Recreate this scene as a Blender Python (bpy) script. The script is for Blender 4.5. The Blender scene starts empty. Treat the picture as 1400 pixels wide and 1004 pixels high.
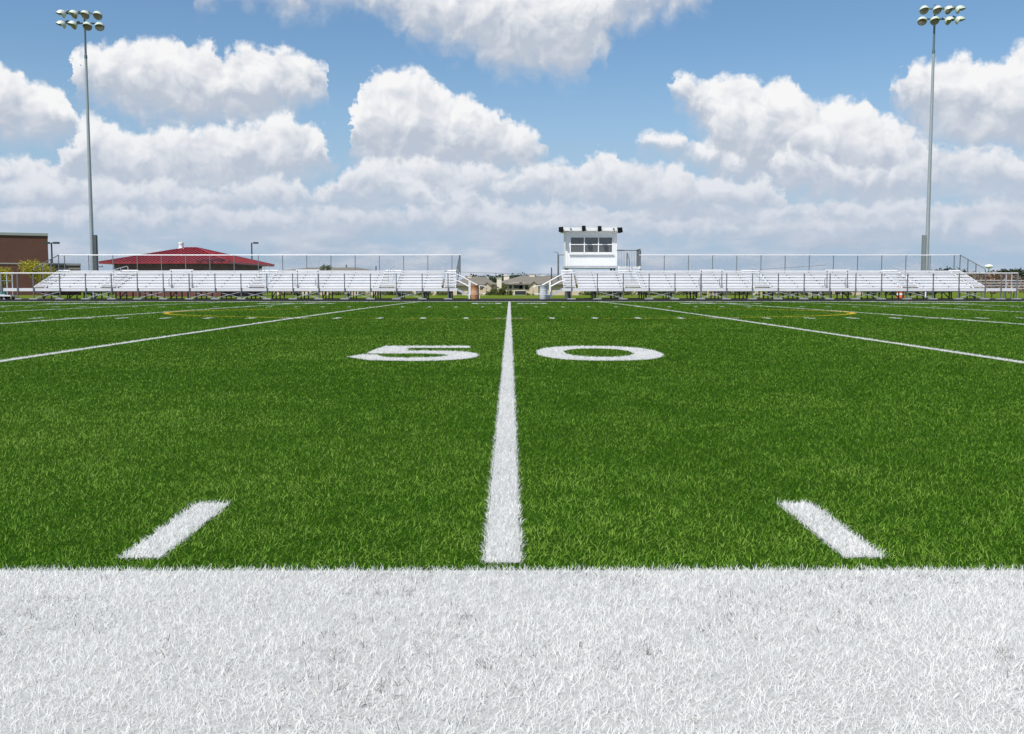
import bpy, math, random
import numpy as np
from mathutils import Vector, Matrix

random.seed(7)
rng = np.random.default_rng(7)
scene = bpy.context.scene
COL = scene.collection
R = math.radians

# ------------------------------------------------------------------ camera
CAM_H = 0.665                    # lens height above the tips of the turf
F_PX = 1361.0                    # focal length, in pixels of the 1400 px photograph
PITCH = math.atan((502 - 394.5) / F_PX)
YAW = R(0.126)


def ray(px, py):
    """World direction seen at a pixel of the photograph."""
    right = Vector((math.cos(YAW), -math.sin(YAW), 0))
    f0 = Vector((math.sin(YAW), math.cos(YAW), 0))
    fwd = f0 * math.cos(PITCH) - Vector((0, 0, math.sin(PITCH)))
    up = f0 * math.sin(PITCH) + Vector((0, 0, math.cos(PITCH)))
    return right * (px - 700) + up * (502 - py) + fwd * F_PX


def at(px, py, d):
    """Point at forward distance d on the line of sight through a pixel: (x, y, z)."""
    v = ray(px, py)
    k = d / v.y
    return Vector((v.x * k, d, CAM_H + v.z * k))


cam_data = bpy.data.cameras.new("camera")
cam = bpy.data.objects.new("camera", cam_data)
COL.objects.link(cam)
cam_data.sensor_width = 36.0
cam_data.lens = F_PX / 1400 * 36.0
cam_data.clip_start = 0.05
cam_data.clip_end = 20000
cam.location = (0, 0, CAM_H)
cam.rotation_euler = (math.pi / 2 - PITCH, 0, -YAW)
scene.camera = cam

# ------------------------------------------------------------------ node helpers


class NT:
    def __init__(self, tree):
        self.t = tree

    def put(self, socket, v):
        if v is None:
            return
        if isinstance(v, bpy.types.NodeSocket):
            self.t.links.new(v, socket)
        else:
            socket.default_value = v

    def n(self, kind, **kw):
        nd = self.t.nodes.new(kind)
        for k, v in kw.items():
            setattr(nd, k, v)
        return nd

    def m(self, op, a, b=None, c=None, clamp=False):
        nd = self.n("ShaderNodeMath", operation=op, use_clamp=clamp)
        for i, v in enumerate((a, b, c)):
            self.put(nd.inputs[i], v)
        return nd.outputs[0]

    def vm(self, op, a, b=None, c=None):
        nd = self.n("ShaderNodeVectorMath", operation=op)
        for i, v in enumerate((a, b, c)):
            self.put(nd.inputs[i], v)
        return nd.outputs["Value" if op in ("LENGTH", "DOT_PRODUCT", "DISTANCE") else "Vector"]

    def mix(self, f, a, b, mode="MIX"):
        nd = self.n("ShaderNodeMix", data_type="RGBA", blend_type=mode)
        self.put(nd.inputs[0], f)
        self.put(nd.inputs[6], a)
        self.put(nd.inputs[7], b)
        return nd.outputs[2]

    def smooth(self, x, a, b):
        nd = self.n("ShaderNodeMapRange", interpolation_type="SMOOTHSTEP")
        for i, v in enumerate((x, a, b, 0.0, 1.0)):
            self.put(nd.inputs[i], v)
        return nd.outputs[0]

    def lin(self, x, a, b, c=0.0, d=1.0):
        nd = self.n("ShaderNodeMapRange", interpolation_type="LINEAR")
        for i, v in enumerate((x, a, b, c, d)):
            self.put(nd.inputs[i], v)
        return nd.outputs[0]

    def noise(self, vec, scale, detail=4.0, rough=0.5, dims="3D", w=None, color=False):
        nd = self.n("ShaderNodeTexNoise", noise_dimensions=dims)
        self.put(nd.inputs["Vector"], vec)
        nd.inputs["Scale"].default_value = scale
        nd.inputs["Detail"].default_value = detail
        nd.inputs["Roughness"].default_value = rough
        return nd.outputs["Color" if color else "Fac"]


def srgb(r, g, b):
    f = lambda c: c / 12.92 if c <= 0.04045 else ((c + 0.055) / 1.055) ** 2.4
    return (f(r / 255), f(g / 255), f(b / 255), 1.0)

# ------------------------------------------------------------------ sky, clouds and sun
SUN_AZ, SUN_EL = R(-143), R(56)       # azimuth clockwise from +Y: behind the camera and to its left
SKY_STRENGTH = 0.1

# outlines of the cumulus banks seen in the photograph: tops and undersides, farthest bank first,
# in half pixels of the photograph; they become elevation-over-azimuth curves of the sky
BANKS = [
    # tall separate clouds
    [
        ([(193, 222), (203, 180), (218, 142), (260, 122), (310, 126), (340, 100), (375, 108), (440, 96), (490, 106), (520, 135), (545, 112), (590, 114), (615, 152), (650, 124), (700, 121), (740, 146), (780, 128), (830, 152), (880, 166), (905, 182), (926, 206), (938, 232)],
         [(195, 220), (215, 262), (300, 300), (400, 335), (520, 350), (640, 350), (740, 335), (800, 310), (860, 290), (920, 262), (936, 226)]),
        ([(925, 352), (950, 325), (972, 292), (984, 262), (990, 230), (1020, 203), (1070, 187), (1120, 190), (1170, 196), (1195, 232), (1230, 250), (1270, 250), (1310, 268), (1330, 298), (1370, 300), (1395, 328), (1440, 345), (1478, 372), (1500, 425)],
         [(925, 358), (945, 400), (960, 450), (1050, 480), (1200, 492), (1350, 480), (1450, 470), (1500, 430)]),
        ([(1828, 248), (1840, 212), (1878, 200), (1910, 222), (1940, 206), (1980, 212), (2020, 202), (2070, 220), (2150, 207), (2185, 245), (2220, 266), (2260, 281), (2300, 270), (2360, 276), (2385, 306), (2430, 311), (2475, 340), (2510, 362), (2548, 390), (2570, 460)],
         [(1828, 252), (1860, 300), (1900, 350), (1940, 400), (1950, 480), (2100, 525), (2200, 535), (2400, 560), (2510, 545), (2570, 480)]),
    ],
    # clouds cut by the edges of the view
    [
        ([(-60, 150), (-20, 162), (0, 170), (40, 182), (60, 202), (110, 227), (170, 237), (190, 270), (212, 310), (236, 350)],
         [(-60, 390), (100, 400), (200, 395), (236, 354)]),
        ([(528, -5), (540, -40), (560, -110), (1900, -110), (1930, -40), (1950, -5)],
         [(528, 0), (560, 22), (585, 18), (610, -12), (700, -14), (748, 5), (780, 40), (830, 50), (870, 22), (960, 18), (1040, 28), (1090, 64), (1110, 104), (1160, 114), (1220, 134), (1290, 144), (1320, 178), (1370, 198), (1400, 200), (1460, 196), (1500, 215), (1550, 225), (1608, 212), (1622, 160), (1660, 150), (1665, 92), (1730, 66), (1820, 42), (1880, 18), (1950, 0)]),
        ([(2420, 262), (2428, 226), (2460, 212), (2480, 178), (2530, 162), (2580, 167), (2640, 150), (2670, 180), (2730, 156), (2750, 126), (2790, 112), (2900, 104)],
         [(2420, 266), (2460, 320), (2500, 365), (2600, 402), (2700, 420), (2900, 425)]),
    ],
    # wisp and grey veils between the big clouds
    [
        ([(960, 470), (1000, 440), (1100, 430), (1200, 440), (1350, 452), (1440, 470)],
         [(960, 500), (1100, 560), (1300, 560), (1440, 480)]),
        ([(1730, 402), (1736, 378), (1770, 362), (1830, 360), (1860, 352), (1876, 378), (1930, 395), (1990, 410), (2060, 470)],
         [(1730, 406), (1770, 418), (1850, 430), (1930, 470), (1990, 490), (2060, 474)]),
        ([(2080, 470), (2112, 440), (2160, 396), (2200, 416), (2250, 416), (2290, 446), (2350, 466), (2450, 446), (2500, 426), (2590, 396), (2650, 410), (2720, 400), (2800, 430), (2900, 430)],
         [(2080, 474), (2150, 510), (2300, 530), (2450, 540), (2600, 530), (2800, 540), (2900, 540)]),
    ],
    # middle banks
    [
        ([(-60, 440), (0, 432), (60, 418), (100, 430), (150, 450), (190, 380), (215, 332), (240, 308), (280, 318), (330, 352), (380, 372), (440, 362), (490, 342), (560, 352), (600, 342), (680, 337), (730, 330), (770, 306), (800, 320), (850, 335), (890, 366), (906, 412), (930, 440)],
         [(-60, 520), (60, 530), (200, 520), (330, 540), (500, 545), (700, 530), (850, 500), (930, 446)]),
        ([(1320, 520), (1345, 500), (1400, 486), (1440, 458), (1480, 442), (1540, 437), (1588, 466), (1608, 430), (1640, 414), (1690, 416), (1710, 446), (1770, 452), (1800, 437), (1850, 446), (1890, 470), (1940, 486), (2000, 496), (2050, 500), (2080, 473), (2120, 500), (2145, 536), (2165, 580)],
         [(1320, 526), (1400, 560), (1600, 575), (1800, 600), (2000, 595), (2100, 600), (2165, 584)]),
    ],
    # lower banks
    [
        ([(-60, 500), (40, 490), (110, 476), (160, 500), (230, 480), (300, 476), (370, 505), (460, 490), (540, 520), (620, 515), (700, 488), (760, 480), (820, 498), (850, 530), (900, 500), (938, 466), (980, 456), (1040, 462), (1100, 476), (1160, 500), (1200, 540), (1250, 520), (1290, 514), (1330, 540), (1400, 560), (1480, 550), (1600, 560), (1700, 575), (1800, 590)],
         [(-60, 590), (200, 585), (400, 600), (600, 590), (800, 590), (950, 560), (1100, 570), (1250, 600), (1400, 640), (1600, 640), (1800, 625)]),
        ([(1880, 580), (1950, 560), (2050, 575), (2200, 560), (2300, 545), (2400, 560), (2480, 550), (2600, 560), (2700, 540), (2800, 560), (2900, 560)],
         [(1880, 590), (2050, 620), (2300, 630), (2500, 620), (2700, 640), (2900, 640)]),
    ],
    [
        ([(-60, 580), (60, 560), (150, 575), (300, 560), (420, 580), (560, 555), (700, 575), (850, 560), (1000, 585), (1120, 560), (1220, 570), (1260, 540), (1320, 575), (1450, 600), (1600, 590), (1720, 610), (1900, 600), (2020, 620), (2200, 600), (2350, 606), (2480, 590), (2600, 600), (2900, 590)],
         [(-60, 640), (300, 640), (700, 650), (1000, 640), (1300, 650), (1500, 660), (1900, 660), (2300, 660), (2900, 650)]),
    ],
]


def to_sky(px, py):
    v = ray(px, py)
    return math.degrees(math.atan2(v.x, v.y)), math.degrees(math.atan2(v.z, math.hypot(v.x, v.y)))


AZ0, AZ1, EL0, EL1 = -31.0, 31.0, -4.0, 26.0


def bank_curve(t, az01, clouds, which):
    """Elevation (degrees) of a bank's tops or undersides over azimuth, as one curve node."""
    nd = t.n("ShaderNodeFloatCurve")
    t.put(nd.inputs["Value"], az01)
    pts = []
    for pair in clouds:
        xy = [(to_sky(x / 2, 200)[0], to_sky(x / 2, y / 2)[1]) for x, y in pair[which]]
        gone = -3.0 if which == 0 else 3.0
        pts.append((xy[0][0] - 0.04, None, gone))
        pts += [(a, e, 0) for a, e in xy]
        pts.append((xy[-1][0] + 0.04, None, gone))
    pts.sort(key=lambda q: q[0])
    cm = nd.mapping.curves[0]
    flat = [(AZ0, 0.0 if which == 0 else 25.0)]
    for a, e, gone in pts:
        flat.append((a, (0.0 if which == 0 else 25.0) if e is None else e))
    flat.append((AZ1, 0.0 if which == 0 else 25.0))
    uv = [(min(1, max(0, (a - AZ0) / (AZ1 - AZ0))), min(1, max(0, (e - EL0) / (EL1 - EL0)))) for a, e in flat]
    cm.points[0].location, cm.points[1].location = uv[0], uv[-1]
    for q in uv[1:-1]:
        cm.points.new(*q)
    for q in cm.points:
        q.handle_type = "VECTOR"
    nd.mapping.update()
    return t.m("MULTIPLY_ADD", nd.outputs[0], EL1 - EL0, EL0)


def cloud_noise_group():
    """Billows and wisps: one height field over the sky."""
    g = bpy.data.node_groups.new("cloud_billows", "ShaderNodeTree")
    g.interface.new_socket(name="Position", in_out="INPUT", socket_type="NodeSocketVector")
    g.interface.new_socket(name="Height", in_out="OUTPUT", socket_type="NodeSocketFloat")
    t = NT(g)
    gi, go = t.n("NodeGroupInput"), t.n("NodeGroupOutput")
    p = gi.outputs[0]
    v = t.n("ShaderNodeTexVoronoi", voronoi_dimensions="2D", feature="F1", normalize=True)
    t.put(v.inputs["Vector"], p)
    v.inputs["Scale"].default_value = 0.62
    v.inputs["Detail"].default_value = 2.0
    v.inputs["Roughness"].default_value = 0.5
    v.inputs["Lacunarity"].default_value = 2.2
    billow = t.m("SUBTRACT", 0.4, v.outputs["Distance"])
    fb = t.m("SUBTRACT", t.noise(p, 0.8, 6, 0.46, "2D"), 0.5)
    d = t.m("MULTIPLY", billow, 0.75)
    d = t.m("MULTIPLY_ADD", fb, 1.0, d)
    g.links.new(d, go.inputs[0])
    return g


def build_sky():
    w = bpy.data.worlds.new("World")
    scene.world = w
    w.use_nodes = True
    t = NT(w.node_tree)
    w.node_tree.nodes.clear()
    out, bg = t.n("ShaderNodeOutputWorld"), t.n("ShaderNodeBackground")
    sky = t.n("ShaderNodeTexSky", sky_type="NISHITA", sun_disc=False, sun_elevation=SUN_EL, sun_rotation=SUN_AZ % (2 * math.pi))
    sky.altitude = 200
    sky.air_density = 1.0
    sky.dust_density = 0.6
    sky.ozone_density = 1.6
    co = t.n("ShaderNodeTexCoord").outputs["Generated"]
    sx = t.n("ShaderNodeSeparateXYZ")
    t.put(sx.inputs[0], co)
    x, y, z = sx.outputs
    az = t.m("MULTIPLY", t.m("ARCTAN2", x, y), 180 / math.pi)
    el = t.m("MULTIPLY", t.m("ARCSINE", z), 180 / math.pi)
    cp = t.n("ShaderNodeCombineXYZ")
    t.put(cp.inputs[0], az)
    t.put(cp.inputs[1], el)
    p = cp.outputs[0]
    S = 1.0 / SKY_STRENGTH
    col = lambda r, g, b, k=1.0: tuple(c * S * k for c in srgb(r, g, b)[:3]) + (1.0,)
    # clear sky, paler towards the horizon
    blue = t.mix(1.0, sky.outputs[0], (0.92, 1.12, 1.22, 1), "MULTIPLY")
    haze = t.m("SUBTRACT", 1.0, t.smooth(el, 0.5, 14.0))
    blue = t.mix(t.m("MULTIPLY", haze, 0.97), blue, col(168, 190, 214))
    # fair weather clouds over the rest of the sky, above and behind the view
    zz = t.m("MAXIMUM", z, 0.12)
    cz = t.n("ShaderNodeCombineXYZ")
    t.put(cz.inputs[0], t.m("DIVIDE", x, zz))
    t.put(cz.inputs[1], t.m("DIVIDE", y, zz))
    nov = t.smooth(t.noise(cz.outputs[0], 0.9, 5, 0.55, "2D"), 0.46, 0.62)
    away = t.m("MAXIMUM", t.smooth(el, 20.0, 26.0), t.m("MULTIPLY", t.smooth(t.m("ABSOLUTE", az), 33.0, 40.0), t.smooth(el, 2.0, 8.0)))
    blue = t.mix(t.m("MULTIPLY", t.m("MULTIPLY", nov, away), 0.9), blue, col(225, 226, 232))
    # far cloud banks sinking into the haze over the horizon
    low = t.vm("MULTIPLY", p, (0.15, 0.46, 0))
    nlow = t.noise(low, 0.95, 6, 0.58, "2D")
    nlow2 = t.noise(t.vm("ADD", low, (-0.1, 0.22, 0)), 0.95, 6, 0.58, "2D")
    alow = t.m("MULTIPLY", t.smooth(nlow, 0.36, 0.66), t.m("SUBTRACT", 1.0, t.smooth(el, 4.0, 8.0)))
    llow = t.lin(t.m("SUBTRACT", nlow, nlow2), -0.12, 0.16)
    clow = t.mix(llow, col(180, 190, 208), col(216, 219, 228))
    final = t.mix(t.m("MULTIPLY", alow, 0.72), blue, clow)
    # cumulus banks
    grp = cloud_noise_group()

    def billows(off):
        nd = t.n("ShaderNodeGroup", node_tree=grp)
        t.put(nd.inputs[0], t.vm("ADD", wp, off) if off else wp)
        return nd.outputs[0]
    w1 = t.vm("SUBTRACT", t.noise(p, 0.42, 2, 0.5, "2D", color=True), (0.5, 0.5, 0.5))
    w2 = t.vm("SUBTRACT", t.noise(t.vm("ADD", p, (37.0, 11.0, 0)), 1.5, 4, 0.55, "2D", color=True), (0.5, 0.5, 0.5))
    wp = t.vm("MULTIPLY_ADD", w1, (1.6, 1.0, 0), p)
    h0, h1, h2 = billows(None), billows((-0.15, 0.26, 0)), billows((-0.45, 0.85, 0))
    relief, broad = t.m("SUBTRACT", h0, h1), t.m("SUBTRACT", h0, h2)
    sw = t.n("ShaderNodeSeparateXYZ")
    t.put(sw.inputs[0], t.vm("MULTIPLY_ADD", w2, (1.25, 1.0, 0), t.vm("MULTIPLY_ADD", w1, (0.7, 0.4, 0), p)))
    az01 = t.lin(sw.outputs[0], AZ0, AZ1)
    ew = sw.outputs[1]
    dim = t.m("MULTIPLY", t.m("SUBTRACT", 1.0, t.smooth(el, 2.0, 10.0)), 0.70)
    for bank in BANKS:
        top, bot = bank_curve(t, az01, bank, 0), bank_curve(t, az01, bank, 1)
        dt = t.m("DIVIDE", t.m("SUBTRACT", top, ew), 1.25)
        db = t.m("DIVIDE", t.m("SUBTRACT", ew, bot), 1.25)
        rel = t.m("DIVIDE", dt, t.m("MAXIMUM", t.m("ADD", dt, db), 0.05))
        at_ = t.smooth(t.m("MULTIPLY_ADD", h0, 0.6, dt), -0.13, 0.34)
        ab_ = t.smooth(t.m("MULTIPLY_ADD", h0, 1.2, db), -0.6, 1.1)
        alpha = t.m("MULTIPLY", t.m("MULTIPLY", at_, ab_), t.smooth(t.m("ADD", dt, db), 0.2, 0.9))
        rel = t.m("MULTIPLY_ADD", h0, -0.35, rel)
        lit = t.m("SUBTRACT", 1.0, t.m("MULTIPLY", t.smooth(rel, 0.02, 0.8), 1.02))
        lit = t.m("MULTIPLY_ADD", broad, 0.46, lit)
        lit = t.m("MULTIPLY_ADD", relief, 0.40, lit, clamp=True)
        cloud = t.mix(lit, col(188, 197, 211), col(247, 247, 248))
        cloud = t.mix(dim, cloud, col(188, 199, 217))
        final = t.mix(alpha, final, cloud)
    t.put(bg.inputs["Color"], final)
    bg.inputs["Strength"].default_value = SKY_STRENGTH
    t.t.links.new(bg.outputs[0], out.inputs[0])
    w.cycles.sampling_method = "MANUAL"
    w.cycles.sample_map_resolution = 512

    sd = bpy.data.lights.new("sun", "SUN")
    sd.energy = 4.9
    sd.angle = R(0.53)
    sd.color = (1.0, 0.96, 0.9)
    so = bpy.data.objects.new("sun", sd)
    COL.objects.link(so)
    to_sun = Vector((math.sin(SUN_AZ) * math.cos(SUN_EL), math.cos(SUN_AZ) * math.cos(SUN_EL), math.sin(SUN_EL)))
    so.rotation_euler = to_sun.to_track_quat("Z", "Y").to_euler()
    so.location = to_sun * 60


build_sky()
vs = scene.view_settings
vs.view_transform = "Standard"
vs.look = "None"
vs.exposure = 0.0
vs.gamma = 1.0
scene.display_settings.display_device = "sRGB"
cy = scene.cycles
cy.max_bounces = 8
cy.transparent_max_bounces = 16
cy.use_denoising = True
cy.denoiser = "OPENIMAGEDENOISE"
cy.denoising_input_passes = "RGB_ALBEDO_NORMAL"
cy.denoising_prefilter = "ACCURATE"
cy.caustics_reflective = False
cy.caustics_refractive = False

# ------------------------------------------------------------------ object helpers


def tag(o, label=None, cat=None, group=None, kind=None):
    for k, v in (("label", label), ("category", cat), ("group", group), ("kind", kind)):
        if v:
            o[k] = v
    return o


def thing(name, loc, label, cat, group=None, rz=0.0):
    o = bpy.data.objects.new(name, None)
    o.empty_display_size = 0.2
    COL.objects.link(o)
    o.location = loc
    o.rotation_euler = (0, 0, rz)
    return tag(o, label, cat, group)


class MB:
    """Collects boxes, bars, tubes and turned shapes; build() links them as one mesh object."""

    def __init__(self):
        self.v, self.f, self.smooth = [], [], []

    def add(self, vs, fs, smooth=False):
        b = len(self.v)
        self.v += [tuple(p) for p in vs]
        self.f += [tuple(i + b for i in f) for f in fs]
        self.smooth += [smooth] * len(fs)
        return self

    def box(self, x0, x1, y0, y1, z0, z1):
        return self.add([(x0, y0, z0), (x1, y0, z0), (x1, y1, z0), (x0, y1, z0), (x0, y0, z1), (x1, y0, z1), (x1, y1, z1), (x0, y1, z1)],
                        [(0, 3, 2, 1), (4, 5, 6, 7), (0, 1, 5, 4), (1, 2, 6, 5), (2, 3, 7, 6), (3, 0, 4, 7)])

    def bar(self, p, q, w, h, up=(0, 0, 1)):
        p, q = Vector(p), Vector(q)
        d = (q - p).normalized()
        u = Vector(up)
        s = d.cross(u)
        if s.length < 1e-4:
            s = d.cross(Vector((0, 1, 0)))
        s.normalize()
        u = s.cross(d).normalized()
        vs = []
        for c in (p, q):
            for a, b in ((-1, -1), (1, -1), (1, 1), (-1, 1)):
                vs.append(c + s * (a * w / 2) + u * (b * h / 2))
        return self.add(vs, [(0, 1, 2, 3), (7, 6, 5, 4), (0, 4, 5, 1), (1, 5, 6, 2), (2, 6, 7, 3), (3, 7, 4, 0)])

    def tube(self, pts, r, n=8, caps=True):
        pts = [Vector(p) for p in pts]
        rs = r if isinstance(r, (list, tuple)) else [r] * len(pts)
        vs, fs = [], []
        for i, p in enumerate(pts):
            d = (pts[min(i + 1, len(pts) - 1)] - pts[max(i - 1, 0)]).normalized()
            a = d.cross(Vector((0, 0, 1)))
            if a.length < 1e-3:
                a = d.cross(Vector((0, 1, 0)))
            a.normalize()
            b = d.cross(a).normalized()
            for k in range(n):
                t = 2 * math.pi * k / n
                vs.append(p + (a * math.cos(t) + b * math.sin(t)) * rs[i])
        for i in range(len(pts) - 1):
            for k in range(n):
                fs.append((i * n + k, i * n + (k + 1) % n, (i + 1) * n + (k + 1) % n, (i + 1) * n + k))
        if caps:
            fs.append(tuple(range(n - 1, -1, -1)))
            fs.append(tuple((len(pts) - 1) * n + k for k in range(n)))
        return self.add(vs, fs, True)

    def lathe(self, prof, n=20, c=(0, 0, 0), axis=None, cap0=True, cap1=True):
        """Profile (radius, height) turned round c; axis turns +Z onto another direction."""
        rot = Vector(axis).to_track_quat("Z", "Y").to_matrix() if axis else Matrix.Identity(3)
        c = Vector(c)
        vs, fs = [], []
        for r, z in prof:
            for k in range(n):
                t = 2 * math.pi * k / n
                vs.append(c + rot @ Vector((r * math.cos(t), r * math.sin(t), z)))
        for i in range(len(prof) - 1):
            for k in range(n):
                fs.append((i * n + k, i * n + (k + 1) % n, (i + 1) * n + (k + 1) % n, (i + 1) * n + k))
        if cap0:
            fs.append(tuple(range(n - 1, -1, -1)))
        if cap1:
            fs.append(tuple((len(prof) - 1) * n + k for k in range(n)))
        return self.add(vs, fs, True)

    def build(self, name, mat, parent=None, off=(0, 0, 0)):
        me = bpy.data.meshes.new(name)
        me.from_pydata([(x - off[0], y - off[1], z - off[2]) for x, y, z in self.v], [], self.f)
        me.polygons.foreach_set("use_smooth", self.smooth)
        me.update()
        try:
            me.set_sharp_from_angle(angle=R(40))
        except Exception:
            pass
        me.materials.append(mat)
        o = bpy.data.objects.new(name, me)
        COL.objects.link(o)
        if parent:
            o.parent = parent
        return o


def dup(o, parent=None, loc=None):
    """A copy of an object (mesh data shared) and of its children."""
    c = o.copy()
    COL.objects.link(c)
    if parent:
        c.parent = parent
    if loc is not None:
        c.location = loc
    for ch in list(o.children):
        dup(ch, c)
    return c


# ------------------------------------------------------------------ materials


def new_mat(name):
    m = bpy.data.materials.new(name)
    m.use_nodes = True
    t = NT(m.node_tree)
    return m, t, m.node_tree.nodes["Principled BSDF"], m.node_tree.nodes["Material Output"]


def paint(name, c, rough=0.5, metal=0.0, var=0.12, scale=3.0, spec=0.5):
    """Plain surface with a little uneven wear in colour and gloss."""
    m, t, b, o = new_mat(name)
    co = t.n("ShaderNodeTexCoord").outputs["Object"]
    n1 = t.noise(co, scale, 5, 0.6)
    n2 = t.noise(co, scale * 7, 3, 0.6)
    f = t.m("MULTIPLY_ADD", n2, 0.4, t.m("MULTIPLY", n1, 0.6))
    c = tuple(c[:3])
    lo = tuple(x * (1 - var) for x in c) + (1,)
    hi = tuple(min(1, x * (1 + var)) for x in c) + (1,)
    t.put(b.inputs["Base Color"], t.mix(t.lin(f, 0.3, 0.7), lo, hi))
    t.put(b.inputs["Roughness"], t.lin(n1, 0.3, 0.7, max(0.05, rough - 0.1), min(1, rough + 0.1)))
    b.inputs["Metallic"].default_value = metal
    b.inputs["Specular IOR Level"].default_value = spec
    return m


def brick_mat(name, c1, c2, mortar, scale):
    m, t, b, o = new_mat(name)
    co = t.n("ShaderNodeTexCoord").outputs["Object"]
    s = t.n("ShaderNodeSeparateXYZ")
    t.put(s.inputs[0], co)
    cb = t.n("ShaderNodeCombineXYZ")
    t.put(cb.inputs[0], t.m("ADD", s.outputs[0], s.outputs[1]))
    t.put(cb.inputs[1], s.outputs[2])
    br = t.n("ShaderNodeTexBrick")
    t.put(br.inputs["Vector"], cb.outputs[0])
    br.inputs["Scale"].default_value = scale
    br.inputs["Mortar Size"].default_value = 0.012
    br.inputs["Color1"].default_value = c1
    br.inputs["Color2"].default_value = c2
    br.inputs["Mortar"].default_value = mortar
    n = t.noise(co, 0.35, 4, 0.6)
    t.put(b.inputs["Base Color"], t.mix(t.lin(n, 0.3, 0.7, 0.0, 0.35), br.outputs[0], (c1[0] * 0.6, c1[1] * 0.6, c1[2] * 0.6, 1)))
    b.inputs["Roughness"].default_value = 0.85
    return m


def chainlink_mat(name):
    """Diamond wire mesh: zinc wires with open air between them."""
    m, t, b, o = new_mat(name)
    co = t.n("ShaderNodeTexCoord").outputs["Object"]
    s = t.n("ShaderNodeSeparateXYZ")
    t.put(s.inputs[0], co)
    h = t.m("ADD", s.outputs[0], s.outputs[1])
    k = 18.0
    wires = []
    for sg in (1, -1):
        a = t.m("MULTIPLY", t.m("MULTIPLY_ADD", s.outputs[2], sg, h), k)
        fr = t.m("ABSOLUTE", t.m("SUBTRACT", t.m("FRACT", a), 0.5))
        wires.append(t.m("LESS_THAN", fr, 0.03))
    w = t.m("MAXIMUM", *wires)
    b.inputs["Base Color"].default_value = (0.10, 0.11, 0.12, 1)
    b.inputs["Metallic"].default_value = 0.1
    b.inputs["Roughness"].default_value = 0.5
    tr = t.n("ShaderNodeBsdfTransparent")
    mx = t.n("ShaderNodeMixShader")
    t.put(mx.inputs[0], w)
    t.t.links.new(tr.outputs[0], mx.inputs[1])
    t.t.links.new(b.outputs[0], mx.inputs[2])
    t.t.links.new(mx.outputs[0], o.inputs[0])
    return m


def leaf_mat(name, c1, c2):
    m, t, b, o = new_mat(name)
    a = t.n("ShaderNodeAttribute", attribute_name="tone").outputs["Fac"]
    t.put(b.inputs["Base Color"], t.mix(a, c1, c2))
    b.inputs["Roughness"].default_value = 0.6
    tl = t.n("ShaderNodeBsdfTranslucent")
    t.put(tl.inputs[0], t.mix(a, c1, c2))
    mx = t.n("ShaderNodeMixShader")
    mx.inputs[0].default_value = 0.25
    t.t.links.new(b.outputs[0], mx.inputs[1])
    t.t.links.new(tl.outputs[0], mx.inputs[2])
    t.t.links.new(mx.outputs[0], o.inputs[0])
    return m


ALU = paint("aluminium plank", (0.74, 0.74, 0.755), 0.45, 0.1, 0.06, 1.3)
ALU_STEP = paint("aluminium tread", (0.58, 0.58, 0.60), 0.5, 0.25, 0.1, 2)
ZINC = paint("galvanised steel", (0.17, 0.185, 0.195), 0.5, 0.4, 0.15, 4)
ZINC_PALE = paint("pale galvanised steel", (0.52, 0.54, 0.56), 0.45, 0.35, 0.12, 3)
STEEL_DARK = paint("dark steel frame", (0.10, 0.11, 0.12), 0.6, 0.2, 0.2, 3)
WHITE = paint("white painted metal", (0.82, 0.82, 0.81), 0.45, 0.0, 0.05, 1.5)
BLACK = paint("black plastic", (0.006, 0.006, 0.007), 0.6, 0.0, 0.2, 6, 0.2)
MESH = chainlink_mat("chain link mesh")
# ------------------------------------------------------------------ ground
NEAR, FAR = 2.36, 51.1           # touchline edges, metres in front of the camera
BASE = -0.017                    # turf backing under the fibre tips
CX = -0.018                      # the 50 yard line
YD = 0.9144


def crown(y):
    """The field is crowned for drainage: a few centimetres higher in the middle."""
    y = np.asarray(y, dtype=float)
    k = np.clip(1 - ((y - 26.7) / 24.4) ** 2, 0, 1)
    return 0.05 * k


def vnoise(x, y, seed):
    """Smooth value noise, 0..1."""
    xi, yi = np.floor(x).astype(np.int64), np.floor(y).astype(np.int64)
    fx, fy = x - xi, y - yi
    fx, fy = fx * fx * (3 - 2 * fx), fy * fy * (3 - 2 * fy)

    def h(a, b):
        n = (a * 374761393 + b * 668265263 + seed * 974634777) & 0x7FFFFFFF
        n = ((n ^ (n >> 13)) * 1274126177) & 0x7FFFFFFF
        return ((n ^ (n >> 16)) & 0xFFFF) / 65535.0
    return (h(xi, yi) * (1 - fx) + h(xi + 1, yi) * fx) * (1 - fy) + (h(xi, yi + 1) * (1 - fx) + h(xi + 1, yi + 1) * fx) * fy


def ground_mesh(name, xs, ys, zf, mat, kind="structure"):
    xs, ys = np.asarray(xs, float), np.asarray(ys, float)
    X, Y = np.meshgrid(xs, ys)
    Z = zf(X, Y)
    me = bpy.data.meshes.new(name)
    nx, ny = len(xs), len(ys)
    fs = [(j * nx + i, j * nx + i + 1, (j + 1) * nx + i + 1, (j + 1) * nx + i) for j in range(ny - 1) for i in range(nx - 1)]
    me.from_pydata(np.stack([X, Y, Z], -1).reshape(-1, 3).tolist(), [], fs)
    me.polygons.foreach_set("use_smooth", [True] * len(fs))
    me.materials.append(mat)
    o = bpy.data.objects.new(name, me)
    COL.objects.link(o)
    o["kind"] = kind
    return o


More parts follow.
